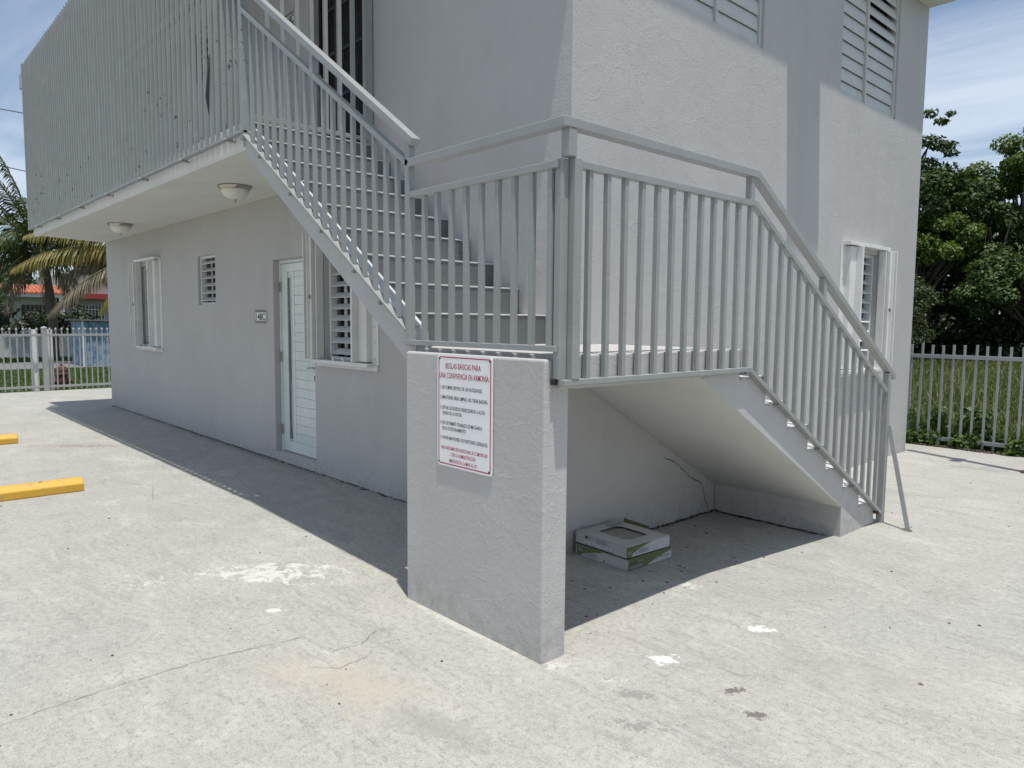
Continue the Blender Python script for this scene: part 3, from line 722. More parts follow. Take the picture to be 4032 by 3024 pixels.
mb = MB(); mb.bar((X2, -1.045, 1.212), (X2, -1.045, 2.105), .045, .045, (1, 0, 0)); mb.build('corner_post', 'rail_paint', rl, bevel=.003)
mb = MB(); mb.bar((X2 - .028, -1.092, 1.212), (X2 - .028, -1.092, 2.100), .036, .045, (1, 0, 0)); mb.build('corner_post', 'rail_paint', rl, bevel=.003)
mb = MB(); mb.bar((X2, -1.082, 2.106), (X2, -1.082, 2.216), .046, .046, (1, 0, 0)); mb.build('corner_post', 'rail_paint', rl, bevel=.003)
mb = MB(); mb.bar((X2 + .001, 2.312, .0), (X2 + .001, 2.312, h2(2.312) - .02), .044, .046, (1, 0, 0)); mb.build('end_post', 'rail_paint', rl, bevel=.003)
mb = MB(); mb.bar((1.03, 2.33, .715), (1.235, 2.21, .004), .012, .03, (0, 1, 0)); mb.build('brace', 'rail_paint', rl, bevel=.001)
mb = MB(); mb.bar((1.20, 2.215, .006), (1.26, 2.195, .006), .03, .012); mb.build('brace_foot', 'nickel', rl)
for y in (.33, .70, 1.25, 1.8, 2.24):
    z = b2(y) - .022
    mb = MB(); mb.tube([(.95, y, z), (1.02, y, z)], .011, 8); mb.build('anchor_stub', 'rust' if y > 2 else 'rail_paint', rl)
mb = MB(); mb.box(.962, .984, -1.128, -1.1, 1.19, 1.211); mb.build('open_tube_end', 'print_black', rl)
# -- balcony screen of vertical bars
sc = thing('balcony_screen', (-2.1, -1.12, 2.7), 'tall grey screen of closely spaced vertical steel bars enclosing the balcony', 'screen')
YS = -1.122
src = None
for k in range(67):
    x = -2.185 - .1163 * k
    if x < -9.88: break
    if src is None:
        src = MB().bar((x, YS, 2.765), (x, YS, 5.13), TB, TB, (1, 0, 0)).build('bar', 'screen_paint', sc, bevel=.0015); x0 = x
    else: inst(src, sc, (x - x0 + random.gauss(0, .002), random.gauss(0, .001), 0)).rotation_euler = (0, random.gauss(0, .0006), 0)
mb = MB(); mb.bar((-9.90, YS, 2.756), (-2.06, YS, 2.756), .04, .02, (0, 1, 0)); mb.build('bottom_rail', 'screen_paint', sc, bevel=.002)
mb = MB(); mb.bar((-9.90, YS + .03, 3.915), (-2.10, YS + .03, 3.915), .03, .03, (0, 1, 0)); mb.build('mid_rail', 'rail_paint', sc, bevel=.002)
mb = MB(); mb.bar((-9.90, YS + .03, 5.10), (-2.10, YS + .03, 5.10), .03, .03, (0, 1, 0)); mb.build('top_rail', 'rail_paint', sc, bevel=.002)
mb = MB(); mb.bar((-2.085, -1.105, 2.70), (-2.085, -1.105, 5.13), .05, .055, (1, 0, 0)); mb.build('corner_post', 'screen_paint', sc, bevel=.003)
mb = MB(); mb.bar((-9.90, YS, 2.74), (-9.90, YS, 5.13), .045, .045, (1, 0, 0)); mb.build('corner_post', 'screen_paint', sc, bevel=.003)
for k in range(9):
    y = -1.0 + .116 * k
    MB().bar((-9.9, y, 2.88), (-9.9, y, 5.1), TB, TB, (1, 0, 0)).build('bar', 'screen_paint', sc)
# torn strip on the screen
mb = MB(); mb.quad((-2.62, YS - .016, 3.42), (-2.655, YS - .02, 3.38), (-2.64, YS - .05, 3.1), (-2.625, YS - .03, 2.95)); mb.build('torn_strip', 'iron_black', sc, fix=False)
# -- gate at the head of the stair
gt = thing('stair_gate', (-2.2, -.5, 2.86), 'grey barred gate across the head of the stair on the balcony', 'gate')
for k in range(8):
    y = -.885 + .1175 * k
    MB().bar((-2.2, y, 2.90), (-2.2, y, 4.85), .03, .03, (1, 0, 0)).build('bar', 'rail_paint', gt, bevel=.002)
MB().bar((-2.2, -1.0, 2.905), (-2.2, -.02, 2.905), .036, .03, (1, 0, 0)).build('bottom_rail', 'rail_paint', gt, bevel=.002)
MB().bar((-2.2, -1.0, 4.86), (-2.2, -.02, 4.86), .036, .03, (1, 0, 0)).build('top_rail', 'rail_paint', gt, bevel=.002)
MB().bar((-2.2, -.03, 2.87), (-2.2, -.03, 4.9), .045, .04, (1, 0, 0)).build('jamb', 'rail_paint', gt, bevel=.002)

# ================================================================== SIGN ON PIER
sg = thing('rules_sign', (.23, -1.152, .756), 'white metal sign with red border and Spanish house rules screwed to the pier', 'sign')
sx0, sx1, sz0, sz1 = .229, .634, .754, 1.290
def rrect(x0, x1, z0, z1, r, k=6):
    out = []
    for cx, cz, a0 in ((x1 - r, z1 - r, 0), (x0 + r, z1 - r, 90), (x0 + r, z0 + r, 180), (x1 - r, z0 + r, 270)):
        for i in range(k + 1):
            a = R(a0 + 90 * i / k); out.append((cx + r * math.cos(a), cz + r * math.sin(a)))
    return out
fs = lambda u, w, t: (u, t, w)
MB().prism(rrect(sx0, sx1, sz0, sz1, .018), fs, -1.1575, -1.1535).build('panel', 'sign_white', sg)
o1, i1 = rrect(sx0 + .010, sx1 - .010, sz0 + .010, sz1 - .010, .013), rrect(sx0 + .0155, sx1 - .0155, sz0 + .0155, sz1 - .0155, .010)
mb = MB()
for i in range(len(o1)):
    j = (i + 1) % len(o1); mb.quad((o1[i][0], -1.1582, o1[i][1]), (o1[j][0], -1.1582, o1[j][1]), (i1[j][0], -1.1582, i1[j][1]), (i1[i][0], -1.1582, i1[i][1]))
mb.build('border', 'print_red', sg, fix=False)
SF = lambda u, w: (sx0 + u * (sx1 - sx0), -1.1584, sz1 - w * (sz1 - sz0))
for s, u0, u1, v0, v1, c in [
    ('REGLAS BÁSICAS PARA', .16, .80, .075, .124, 'print_red'), ('UNA CONVIVENCIA EN ARMONÍA:', .045, .945, .160, .209, 'print_red'),
    ('1. NO FUMAR DENTRO DE LAS FACILIDADES.', .06, .828, .275, .306, 'print_black'), ('2. MANTENER ÁREA LIMPIAS, NO TIRAR BASURA.', .058, .926, .363, .395, 'print_black'),
    ('3. EVITAR LOS RUIDOS INNECESARIOS A ALTAS', .058, .875, .456, .487, 'print_black'), ('HORAS DE LA NOCHE.', .103, .47, .505, .534, 'print_black'),
    ('4. NO SE PERMITE TRABAJOS DE MECÁNICA', .06, .828, .593, .623, 'print_black'), ('EN EL ESTACIONAMIENTO.', .10, .545, .643, .672, 'print_black'),
    ('5. FAVOR MANTENER LOS PORTONES CERRADOS.', .06, .926, .726, .756, 'print_black'),
    ('PARA INFORMACIÓN ADICIONAL SE COMUNICAN', .075, .92, .816, .847, 'print_red'), ('CON LA ADMINISTRACIÓN', .26, .713, .869, .90, 'print_red'),
    ('EMERGENCIA LLAMAR AL 911', .23, .745, .925, .956, 'print_red')]:
    text_mesh(s, lambda a, b: SF(a, -b), u0, u1, -v1, v1 - v0, 'lettering', c, sg, .006)
for u, w in ((.045, .036), (.955, .036), (.03, .965), (.95, .965)):
    x, _, z = SF(u, w); MB().lathe([(0, .0028), (.0045, .002), (.0055, 0)], 10).build('screw', 'print_black', sg)
    o = COL.objects[-1]; o.location = Vector((x, -1.1580, z)) - Vector(sg.location); o.rotation_euler = (R(90), 0, 0)
    for vv in o.data.vertices: vv.co += Vector(sg.location)

# ================================================================== TILE CARTONS
def carton(origin, size, rot, label, window):
    w, d, h = size
    t = thing('tile_carton', origin, label, 'carton'); ox, oy, oz = origin
    c, s = math.cos(rot), math.sin(rot)
    T = lambda x, y, z: (ox + x * c - y * s, oy + x * s + y * c, oz + z)
    def tb(x0, x1, y0, y1, z0, z1): 
        mb = MB(); i = 0
        mb.v = [T(x, y, z) for z in (z0, z1) for y in (y0, y1) for x in (x0, x1)]
        mb.f = [(0, 2, 3, 1), (4, 5, 7, 6), (0, 1, 5, 4), (2, 6, 7, 3), (0, 4, 6, 2), (1, 3, 7, 5)]; return mb
    tk = .004
    # x-face at x=w faces +x (right face in the picture), y-face at y=0 faces -y (left face)
    for a in ((0, w, 0, tk, 0, h), (0, w, d - tk, d, 0, h), (0, tk, tk, d - tk, 0, h), (w - tk, w, tk, d - tk, 0, h)): tb(*a).build('side_panel', 'carton_white', t, bevel=.001)
    tb(tk, w - tk, tk, d - tk, 0, .01).build('base', 'carton_white', t)
    if window:
        a0, a1, c0, c1 = .085, w - .09, .10, d - .085
        for a in ((0, w, 0, c0), (0, w, c1, d), (0, a0, c0, c1), (a1, w, c0, c1)): tb(a[0] + .0005, a[1] - .0005, a[2], a[3], h, h + .003).build('top_panel', 'carton_white', t)
        for (cx, cy, sxx, syy) in ((a0, c0, 1, 1), (a1, c0, -1, 1), (a0, c1, 1, -1), (a1, c1, -1, -1)):
            mb = MB(); mb.quad(T(cx, cy, h + .0028), T(cx + sxx * .03, cy, h + .0028), T(cx, cy + syy * .03, h + .0028)); mb.build('top_panel', 'carton_white', t, fix=False)
        tb(tk + .002, w - tk - .002, tk + .002, d - tk - .002, .012, h - .010).build('floor_tile', 'floor_tile', t)
        mb = MB(); mb.quad(T(.03, d - .16, h + .0036), T(.09, d - .16, h + .0036), T(.09, d - .10, h + .0036), T(.03, d - .10, h + .0036)); mb.quad(T(.03, d - .09, h + .0036), T(.075, d - .09, h + .0036), T(.075, d - .02, h + .0036), T(.03, d - .02, h + .0036)); mb.build('print_block', 'print_grey', t, fix=False)
    else:
        tb(.0005, w - .0005, 0, d, h, h + .003).build('top_panel', 'carton_green', t)
    # saw-tooth perforation along top edges
    mb = MB(); nt = 34
    for i in range(nt):
        y = d * (i + .2) / nt; mb.v += [T(w + .0006, y, h + .0005), T(w + .0006, y + d / nt * .5, h + .0005), T(w + .0006, y + d / nt * .25, h - .005)]; mb.f.append((len(mb.v) - 3, len(mb.v) - 2, len(mb.v) - 1))
        x = w * (i + .2) / nt; mb.v += [T(x, -.0006, h + .0005), T(x + w / nt * .5, -.0006, h + .0005), T(x + w / nt * .25, -.0006, h - .005)]; mb.f.append((len(mb.v) - 3, len(mb.v) - 2, len(mb.v) - 1))
    mb.build('perforation', 'print_grey', t, fix=False)
    XF = lambda a, b: T(w + .0008, a * d, b * h); XF2 = lambda a, b: T(w + .0013, a * d, b * h)
    YF = lambda a, b: T(a * w, -.0008, b * h); YF2 = lambda a, b: T(a * w, -.0013, b * h)
    def swoosh(F, edge, name='green_band'):
        mb = MB(); k = 14
        for i in range(k):
            b0, b1 = i / k, (i + 1) / k
            mb.quad(F(.015, b0), F(edge(b0), b0), F(edge(b1), b1), F(.015, b1))
        mb.build(name, 'carton_green', t, fix=False)
    def para(F, a0, a1, b0, b1, k=7, name='small_print'):
        mb = MB()
        for i in range(k):
            z0 = b0 + (b1 - b0) * i / k; z1 = z0 + (b1 - b0) / k * .6; e = a1 - (a1 - a0) * random.uniform(0, .22)
            mb.quad(F(a0, z0), F(e, z0), F(e, z1), F(a0, z1))
        mb.build(name, 'print_grey', t, fix=False)
    MB().quad(XF(.0, 0), XF(.012, 0), XF(.012, 1), XF(.0, 1)).build('corner_gap', 'print_black', t, fix=False)
    if window:
        swoosh(XF, lambda b: .10 + .50 * b ** 1.9)
        text_mesh('trafficMASTER', XF2, .03, .17, .70, .13, 'lettering', 'print_black', t, .01)
        para(XF2, .03, .12, .30, .55, 4); para(XF2, .27, .52, .18, .62, 9); para(XF2, .20, .24, .12, .5, 6)
        # handling symbols on the left face
        for i in range(8):
            a = .20 + i * .0685
            MB().quad(YF(a, .02), YF(a + .058, .02), YF(a + .058, .46), YF(a, .46)).build('symbol_frame', 'print_grey', t, fix=False)
            MB().quad(YF2(a + .006, .14), YF2(a + .052, .14), YF2(a + .052, .43), YF2(a + .006, .43)).build('symbol_field', 'sign_white', t, fix=False)
            F3 = lambda q, z: T(q * w, -.0018, z * h)
            if i == 0: text_mesh('1', F3, a + .02, a + .036, .18, .2, 'lettering', 'print_black', t, .03)
            else:
                mb = MB(); q = a + .029
                if i == 5: mb.quad(F3(q - .015, .40), F3(q - .002, .28), F3(q - .002, .19), F3(q - .012, .17), F3(q + .012, .17), F3(q + .002, .19), F3(q + .002, .28), F3(q + .015, .40))
                else:
                    for _ in range(4):
                        xx, zz_ = q + random.uniform(-.014, .008), random.uniform(.17, .34); mb.quad(F3(xx, zz_), F3(xx + .010, zz_), F3(xx + .012, zz_ + .06), F3(xx + .002, zz_ + .07))
                mb.build('symbol', 'print_black', t, fix=False)
        MB().quad(YF(.20, .62), YF(.25, .62), YF(.25, .90), YF(.20, .90)).build('symbol', 'print_black', t, fix=False)
        para(YF, .26, .38, .60, .88, 5); para(YF, .41, .66, .52, .95, 9)
        mb = MB(); mb.quad(T(0, .01, 0.0), T(-.03, .03, .03), T(0, .06, h)); mb.build('torn_flap', 'print_black', t, fix=False)
    else:
        swoosh(XF, lambda b: min(.985, .42 + .75 * b ** 1.35))
        text_mesh('traffic', XF2, .04, .20, .52, .22, 'lettering', 'print_black', t, .02)
        text_mesh('MASTER', XF2, .205, .33, .56, .16, 'lettering', 'print_grey', t, .0)
        para(XF2, .04, .34, .10, .36, 3); para(XF2, .70, .97, .34, .55, 4); para(XF2, .62, .67, .25, .62, 6)
        mb = MB(); k = 14
        for i in range(k):
            a0, a1 = .02 + .5 * i / k, .02 + .5 * (i + 1) / k
            lo = lambda a: max(0, 1 - 1.0 * (1 - ((a - .52) / .5) ** 2) ** .5) if False else .02 + .86 * max(0, (a - .10) / .42) ** .6 if a > .10 else .02
            mb.quad(YF(a0, lo(a0)), YF(a1, lo(a1)), YF(a1, .98), YF(a0, .98))
        mb.build('green_band', 'carton_green', t, fix=False)
        para(YF2, .05, .15, .45, .85, 5); para(YF, .24, .46, .15, .62, 8); para(YF, .19, .225, .15, .6, 6)
        mb = MB(); mb.quad(T(.02, d + .002, h), T(w * .55, d + .002, h), T(w * .5, d + .05, h + .075), T(.0, d + .05, h + .085)); mb.build('raised_flap', 'carton_green', t, fix=False)
        mb = MB(); mb.quad(YF2(.54, .18), YF2(.575, .30), YF2(.56, .12), YF2(.545, .05)); mb.build('tear', 'print_black', t, fix=False)
carton((.040, .058, .002), (.425, .41, .064), R(-1.5), 'lower green and white tile carton lying on the concrete under the stair', False)
carton((.030, .066, .076), (.425, .39, .066), R(-3.2), 'upper white tile carton with cut-out top showing a tile, stacked on another', True)

# ================================================================== PARKING STOPS
def stop(x, y, label):
    t = thing('parking_stop', (x, y, 0), label, 'parking stop', 'yellow parking stops')
    mb = MB(); mb.prism([(-.075, .001), (.075, .001), (.075, .065), (.035, .105), (-.035, .105), (-.075, .065)], lambda u, w, q: (x + u, q, w), y - 1.8, y)
    mb.build('concrete_bar', 'yellow_paint', t, bevel=.008, seg=3)
    for yy in (y - .3, y - 1.5):
        MB().lathe([(0, .1075), (.014, .1072), (.014, .104)], 12, (x, yy, 0)).build('anchor_bolt', 'rust', t)
stop(-3.885, -1.83, 'yellow painted concrete wheel stop abreast of the white door')
stop(-6.99, -1.83, 'yellow painted concrete wheel stop abreast of the shuttered window')

# ================================================================== FENCES
# left fence with gate posts
fl = thing('street_fence', (-13.8, 0, 0), 'white picket steel fence with knob finials between yard and street lawn', 'fence')
psrc = None; y = -2.55
ys = [-.455 - .111 * k for k in range(22)] + [-.235 + .103 * k for k in range(16)]
for y in ys:
    mb = MB(); mb.bar((-13.8, y, .02), (-13.8, y, 1.19), .022, .022, (1, 0, 0))
    mb.lathe([(0, 1.19), (.018, 1.195), (.022, 1.215), (.018, 1.235), (.006, 1.25), (0, 1.252)], 8, (-13.8, y, 0)); mb.build('picket', 'fence_white', fl)
for a, b in ((-2.9, -.375), (-.285, 1.35)):
    for z in (.085, 1.105): MB().bar((-13.8, a, z), (-13.8, b, z), .032, .045, (1, 0, 0)).build('rail', 'fence_white', fl, bevel=.003)
mb = MB(); mb.box(-13.845, -13.755, -.375, -.285, 0, 1.235); mb.lathe([(.062, 1.235), (.062, 1.25), (.0, 1.285)], 4, (-13.8, -.33, 0)); mb.build('gate_post', 'fence_white', fl, bevel=.003)
for yy in (-.47, -.21):
    mb = MB(); mb.box(-14.02, -13.93, yy - .045, yy + .045, -.05, 1.21); mb.build('concrete_post', 'post_white', fl, bevel=.006)
# right fence
fr_ = thing('field_fence', (.3, 6.45, 0), 'grey square-bar steel fence between the yard and the grassy field', 'fence')
for k in range(30):
    x = -1.05 + .1155 * k
    jx = random.gauss(0, .004); MB().bar((x + jx, 6.45, -.03), (x - jx, 6.45, 1.215 + random.gauss(0, .006)), .024, .024, (1, 0, 0)).build('picket', 'fence_grey', fr_, bevel=.0015)
for z in (.085, 1.075): MB().bar((-1.2, 6.45, z), (2.45, 6.45, z), .036, .045, (0, 1, 0)).build('rail', 'fence_grey', fr_, bevel=.002)
# white pole at the right, casts the thin shadow across the yard
pl = thing('light_pole', (1.285, 5.325, 0), 'white painted steel pole on the concrete near the grey field fence', 'pole')
MB().tube([(1.285, 5.325, 0), (1.285, 5.325, 6.4)], .05, 16).build('shaft', 'post_white', pl, smooth=True)
MB().lathe([(.0, .012), (.09, .012), (.09, 0)], 16, (1.285, 5.325, 0)).build('base_plate', 'rust', pl)
mb = MB(); mb.box(1.15, 1.235, 5.2, 5.45, 3.0, 3.16); mb.build('floodlight', 'iron_black', pl, bevel=.01)

# ================================================================== VEGETATION HELPERS
def leafcloud(mb, blobs, n, size, flat=.5, aspect=.5, shell=.55):
    tot = sum(b[3] * b[4] for b in blobs)
    for (cx, cy, cz, rx, ry, rz) in blobs:
        k = max(8, int(n * rx * ry / tot))
        for _ in range(k):
            while True:
                d = Vector((random.gauss(0, 1), random.gauss(0, 1), random.gauss(0, 1)))
                if d.length > .01: break
            d.normalize(); rad = shell + (1 - shell) * random.random() ** .6
            rad *= random.uniform(.8, 1.12)
            c = Vector((cx + d.x * rx * rad, cy + d.y * ry * rad, cz + d.z * rz * rad))
            nrm = (d * (1 - flat) + Vector((random.uniform(-.5, .5), random.uniform(-.5, .5), 1)) * flat + Vector((random.gauss(0, .35), random.gauss(0, .35), random.gauss(0, .35)))).normalized()
            t = nrm.cross(Vector((random.gauss(0, 1), random.gauss(0, 1), random.gauss(0, .4)))).normalized(); b = nrm.cross(t)
            s_ = size * random.uniform(.6, 1.35); w = s_ * aspect
            i = len(mb.v)
            mb.v += [tuple(c - t * s_ * .5), tuple(c + b * w * .5 - nrm * .08 * s_), tuple(c + t * s_ * .5 - nrm * .15 * s_), tuple(c - b * w * .5 - nrm * .08 * s_)]
            mb.f.append((i, i + 1, i + 2, i + 3))
def clumps(c, r, k, cr, lo=-.5):
    out = []
    for _ in range(k):
        a = random.uniform(0, 6.283); u = random.uniform(lo, 1); q = random.uniform(.55, 1)
        h = math.sqrt(max(0, 1 - u * u))
        s_ = random.uniform(.65, 1.3) * cr
        out.append((c[0] + math.cos(a) * h * r[0] * q, c[1] + math.sin(a) * h * r[1] * q, c[2] + u * r[2] * q, s_, s_, s_ * .62))
    return out
def tree(loc, lean, crowns, n, size, mat, label, group=None, trunk_r=.16, limbs=True, name='tree'):
    x, y, z = loc
    t = thing(name, loc, label, 'tree', group)
    tm = MB(); top = Vector((x + lean[0], y + lean[1], lean[2]))
    base = Vector(loc) - Vector((0, 0, .1))
    P = [base.lerp(top, q / 6) + Vector((random.uniform(-.08, .08), random.uniform(-.08, .08), 0)) * (q > 0) for q in range(7)]
    tm.tube(P, [trunk_r * (1.25 - .14 * q) for q in range(7)], 9)
    if limbs:
        for b in crowns:
            for _ in range(2 if b[3] > .45 else 0):
                e = Vector(b[:3]) + Vector((random.uniform(-.5, .5) * b[3], random.uniform(-.5, .5) * b[4], random.uniform(-.2, .5) * b[5])); s0 = P[random.randint(3, 6)]
                mid = s0.lerp(e, .5) + Vector((random.uniform(-.15, .15), random.uniform(-.15, .15), .12))
                tm.tube([s0, mid, e], [trunk_r * .38, trunk_r * .24, trunk_r * .07], 6)
    tm.build('trunk', 'bark', t, smooth=True)
    mb = MB(); leafcloud(mb, crowns, n, size); mb.build('crown', mat, t, fix=False)
    return t
# ================================================================== RIGHT SIDE: field grass, trees
def blades(x0, x1, y0, y1, n, h0, h1, w, zf, mat, name, label, dens=1.6, cond=None):
    mb = MB()
    for _ in range(n):
        q = random.random() ** dens; y = y0 + (y1 - y0) * q; x = random.uniform(x0, x1)
        if cond and not cond(x, y): continue
        h = random.uniform(h0, h1); a = random.uniform(0, 6.283); ln = h * random.uniform(.15, .75); ww = w * random.uniform(.6, 1.4)
        z = zf(x, y); dx, dy = math.cos(a) * ln, math.sin(a) * ln; px, py = -math.sin(a) * ww, math.cos(a) * ww
        i = len(mb.v)
        mb.v += [(x - px, y - py, z), (x + px, y + py, z), (x + dx * .35 + px * .8, y + dy * .35 + py * .8, z + h * .62), (x + dx * .35 - px * .8, y + dy * .35 - py * .8, z + h * .62), (x + dx, y + dy, z + h * (.95 - .4 * ln / h))]
        mb.f += [(i, i + 1, i + 2, i + 3), (i + 3, i + 2, i + 4)]
    return tag(mb.build(name, mat, fix=False), label, 'grass', kind='stuff')
zf = lambda x, y: -.06 + fh(x, y)
vis = lambda x, y: x > -1.6 - (y - 6.4) * .30 and x < 1.9 - (y - 6.4) * .12 + .8
blades(-7, 3.2, 6.6, 20.5, 60000, .22, .52, .007, zf, 'grass_blade', 'tall_grass', 'tall green meadow grass filling the field behind the grey fence', 1.15, vis)
blades(-7, 3.2, 6.6, 20.5, 5200, .35, .68, .005, zf, 'grass_dry', 'dry_grass', 'scattered straw coloured stalks standing in the field grass', 1.1, vis)
# weeds at fence foot
mb = MB(); leafcloud(mb, [(-.5 + .14 * k, 6.42 + random.uniform(-.05, .12), .06 + random.random() * .06, .12, .08, .12) for k in range(18)] + [(-.2, 6.44, .35, .06, .05, .3), (-.1, 6.5, .2, .1, .05, .2), (.05, 6.55, .3, .15, .1, .2), (.45, 6.6, .3, .3, .1, .25)], 1500, .07, .4, .8, .3)
tag(mb.build('fence_weeds', 'weed_leaf', fix=False), 'creeping broad-leaved weeds along the foot of the grey field fence', 'weeds', kind='stuff')
mb = MB()
for k in range(9):
    a = k * .72; c = Vector((.86 + .02 * math.cos(a), 6.31, .02)); d = Vector((math.cos(a) * .075, -.02 + math.sin(a) * .04, .035 * math.sin(k)))
    s_ = d.cross(Vector((0, 0, 1))).normalized() * .045
    mb.quad(c, c + d * .6 + s_, c + d * 1.3, c + d * .6 - s_)
tag(mb.build('vine', 'weed_leaf', fix=False, loc=(.86, 6.31, 0)), 'broad green vine leaf creeping onto the concrete at the fence foot', 'plant')
mb = MB(); leafcloud(mb, [(.35, 6.34, .012, .7, .035, .01), (.6, 6.3, .012, .3, .05, .012)], 500, .03, .7, .6, .1); tag(mb.build('leaf_debris', 'litter', fix=False), 'brown leaf debris gathered along the fence foot', 'debris', kind='stuff')

GRP = 'trees beyond the field'
tree((-6.6, 23.5, .15), (.3, 0, 6.5), clumps((-6.2, 23, 5.2), (2.1, 2, 1.5), 34, .62) + [(-5.45, 22.2, 8.05, .26, .3, .13), (-5.1, 22.2, 7.75, .22, .3, .10), (-4.85, 22.2, 7.95, .16, .2, .08), (-5.45, 22.2, 7.2, .5, .4, .2), (-5.0, 22.2, 7.0, .42, .4, .16), (-4.8, 22.2, 6.75, .22, .3, .10), (-5.5, 22.2, 6.5, .45, .4, .2), (-5.1, 22.2, 6.2, .4, .4, .16)], 15000, .15, 'leaf_mid', 'airy green tree with drooping sprays rising beside the building edge', GRP, .15)
tree((-3.2, 24.5, .15), (.2, 0, 4.6), clumps((-2.5, 24.5, 6.5), (1.7, 1.6, 1.5), 44, .5), 18000, .13, 'leaf_bright', 'tall bright green rounded tree with a leaning dark limb', GRP, .17)
tree((-4.9, 25, .15), (0, 0, 4.2), clumps((-4.6, 24.6, 5.3), (1.35, 1.2, 1.35), 40, .45, -1), 16000, .13, 'leaf_bright', 'medium light green tree standing between the airy tree and the rounded tree', GRP, .13)
tree((-5.6, 22.5, .15), (0, 0, 3.2), clumps((-5.3, 22.2, 3.9), (1.5, 1.3, 1.2), 30, .5), 12000, .13, 'leaf_bright', 'low spreading tree with yellow green leaves in front of the wood', GRP, .12)
tree((-5.4, 20.2, .15), (0, 0, 1.6), clumps((-5.3, 20.0, 1.75), (1.35, 1.1, 1.15), 46, .45, -.9), 20000, .085, 'leaf_fine', 'rounded bush of small grey green leaves at the far side of the field', GRP, .10, name='bush')
tree((-2.4, 22.0, .15), (0, 0, 2.6), clumps((-2.6, 21.6, 2.3), (1.8, 1.2, 1.1), 30, .5, -.5), 11000, .14, 'leaf_mid', 'dark broad-leaved shrubby tree shading the field edge', GRP, .12)
tree((-3.6, 26.5, .15), (0, 0, 3.2), clumps((-3.6, 26.2, 4.0), (2.0, 1.4, 1.1), 32, .6, -.8), 11000, .15, 'leaf_mid', 'dark middle tree filling the gap behind the rounded tree', GRP, .14)
tree((-4.0, 23.6, .15), (0, 0, 3.6), clumps((-3.9, 23.4, 4.2), (1.3, 1.0, 1.2), 26, .5, -.8), 9000, .13, 'leaf_mid', 'slim leafy tree between the spreading tree and the rounded tree', GRP, .11)
tree((-1.0, 23.0, .15), (0, 0, 3.4), clumps((-.7, 22.8, 4.0), (2.0, 1.6, 2.0), 36, .6, -.8), 12000, .14, 'leaf_mid', 'bulky dark green tree at the open end of the wood', GRP, .15)
tree((-9.5, 24.0, .15), (0, 0, 5), clumps((-9.2, 23.8, 4.6), (2.3, 1.8, 2.2), 30, .8, -.8), 9000, .17, 'leaf_mid', 'broad green tree mostly hidden behind the building', GRP, .18)
mb = MB()
bl = []
for k in range(230):
    x = random.uniform(-15, 6); bl.append((x, random.uniform(27, 31), random.uniform(.2, 4.9), random.uniform(.7, 1.3), .9, random.uniform(.6, 1.0)))
leafcloud(mb, bl, 52000, .26, .45, .6, .4)
bl = [(random.uniform(-12, 5), random.uniform(22.9, 26.5), random.uniform(0, 2.4), .9, .6, .8) for _ in range(90)]
leafcloud(mb, bl, 32000, .22, .45, .6, .3)
bl = [(random.uniform(-6, 2), random.uniform(21.6, 22.8), random.uniform(.1, 1.5), .7, .45, .55) for _ in range(46)]
leafcloud(mb, bl, 16000, .17, .45, .6, .3)  # shrubs whose dark leaf colour carries the deep shade beneath the trees
tag(mb.build('distant_wood', 'leaf_dark', fix=False), 'dark dense wood filling the background behind the field trees', 'wood', kind='stuff')
for k in range(4):      # bare stems in the dark understorey
    x = random.uniform(-4.5, -.5); y = random.uniform(23.5, 26); t = thing('sapling', (x, y, .1), 'thin dark sapling stem in the shaded understorey', 'sapling', 'saplings in the understorey')
    MB().tube([(x, y, 0), (x + random.uniform(-.3, .3), y, 1.6), (x + random.uniform(-.6, .6), y, 3.4)], [.05, .04, .025], 6).build('stem', 'bark', t, smooth=True)
    cr_ = MB(); leafcloud(cr_, [(x, y, 3.3, .6, .5, .5)], 220, .22); cr_.build('crown', 'leaf_dark', t, fix=False)

# ================================================================== LEFT SIDE: street, palms, houses
lawn = lambda x, y: -.06
mb = MB()
blades(-21.6, -13.95, -4, 6, 26000, .04, .11, .006, lawn, 'lawn_blade', 'lawn_grass', 'short green lawn grass between the white fence and the road', 1)
blades(-28.8, -25.5, -6, 9, 9000, .05, .14, .010, lawn, 'lawn_blade', 'verge_grass', 'green grass verge between the road and the white boundary wall', 1)
# hydrant
hx, hy = -14.75, .12
hy_ = thing('fire_hydrant', (hx, hy, -.06), 'rusty brown fire hydrant in the lawn behind the white picket fence', 'hydrant'); hc = (hx, hy, -.06)
MB().lathe([(.0, 0), (.15, 0), (.15, .035), (.105, .05), (.105, .30), (.13, .31), (.13, .335), (.115, .345), (.112, .42), (.09, .47), (.04, .50), (.0, .505)], 20, hc).build('barrel', 'rust', hy_, smooth=False, bevel=.004)
MB().lathe([(.0, .50), (.028, .50), (.028, .535), (.0, .535)], 5, hc).build('operating_nut', 'rust', hy_)
for s in (-1, 1):
    o = MB().tube([(hx, hy + s * .09, .11), (hx, hy + s * .155, .11)], .055, 14).build('hose_outlet', 'rust', hy_, bevel=.004)
    MB().tube([(hx, hy + s * .155, .11), (hx, hy + s * .18, .11)], .045, 6).build('outlet_cap', 'rust', o)
MB().tube([(hx + .09, hy, .12), (hx + .16, hy, .12)], .065, 14).build('pumper_outlet', 'rust', hy_, bevel=.004)
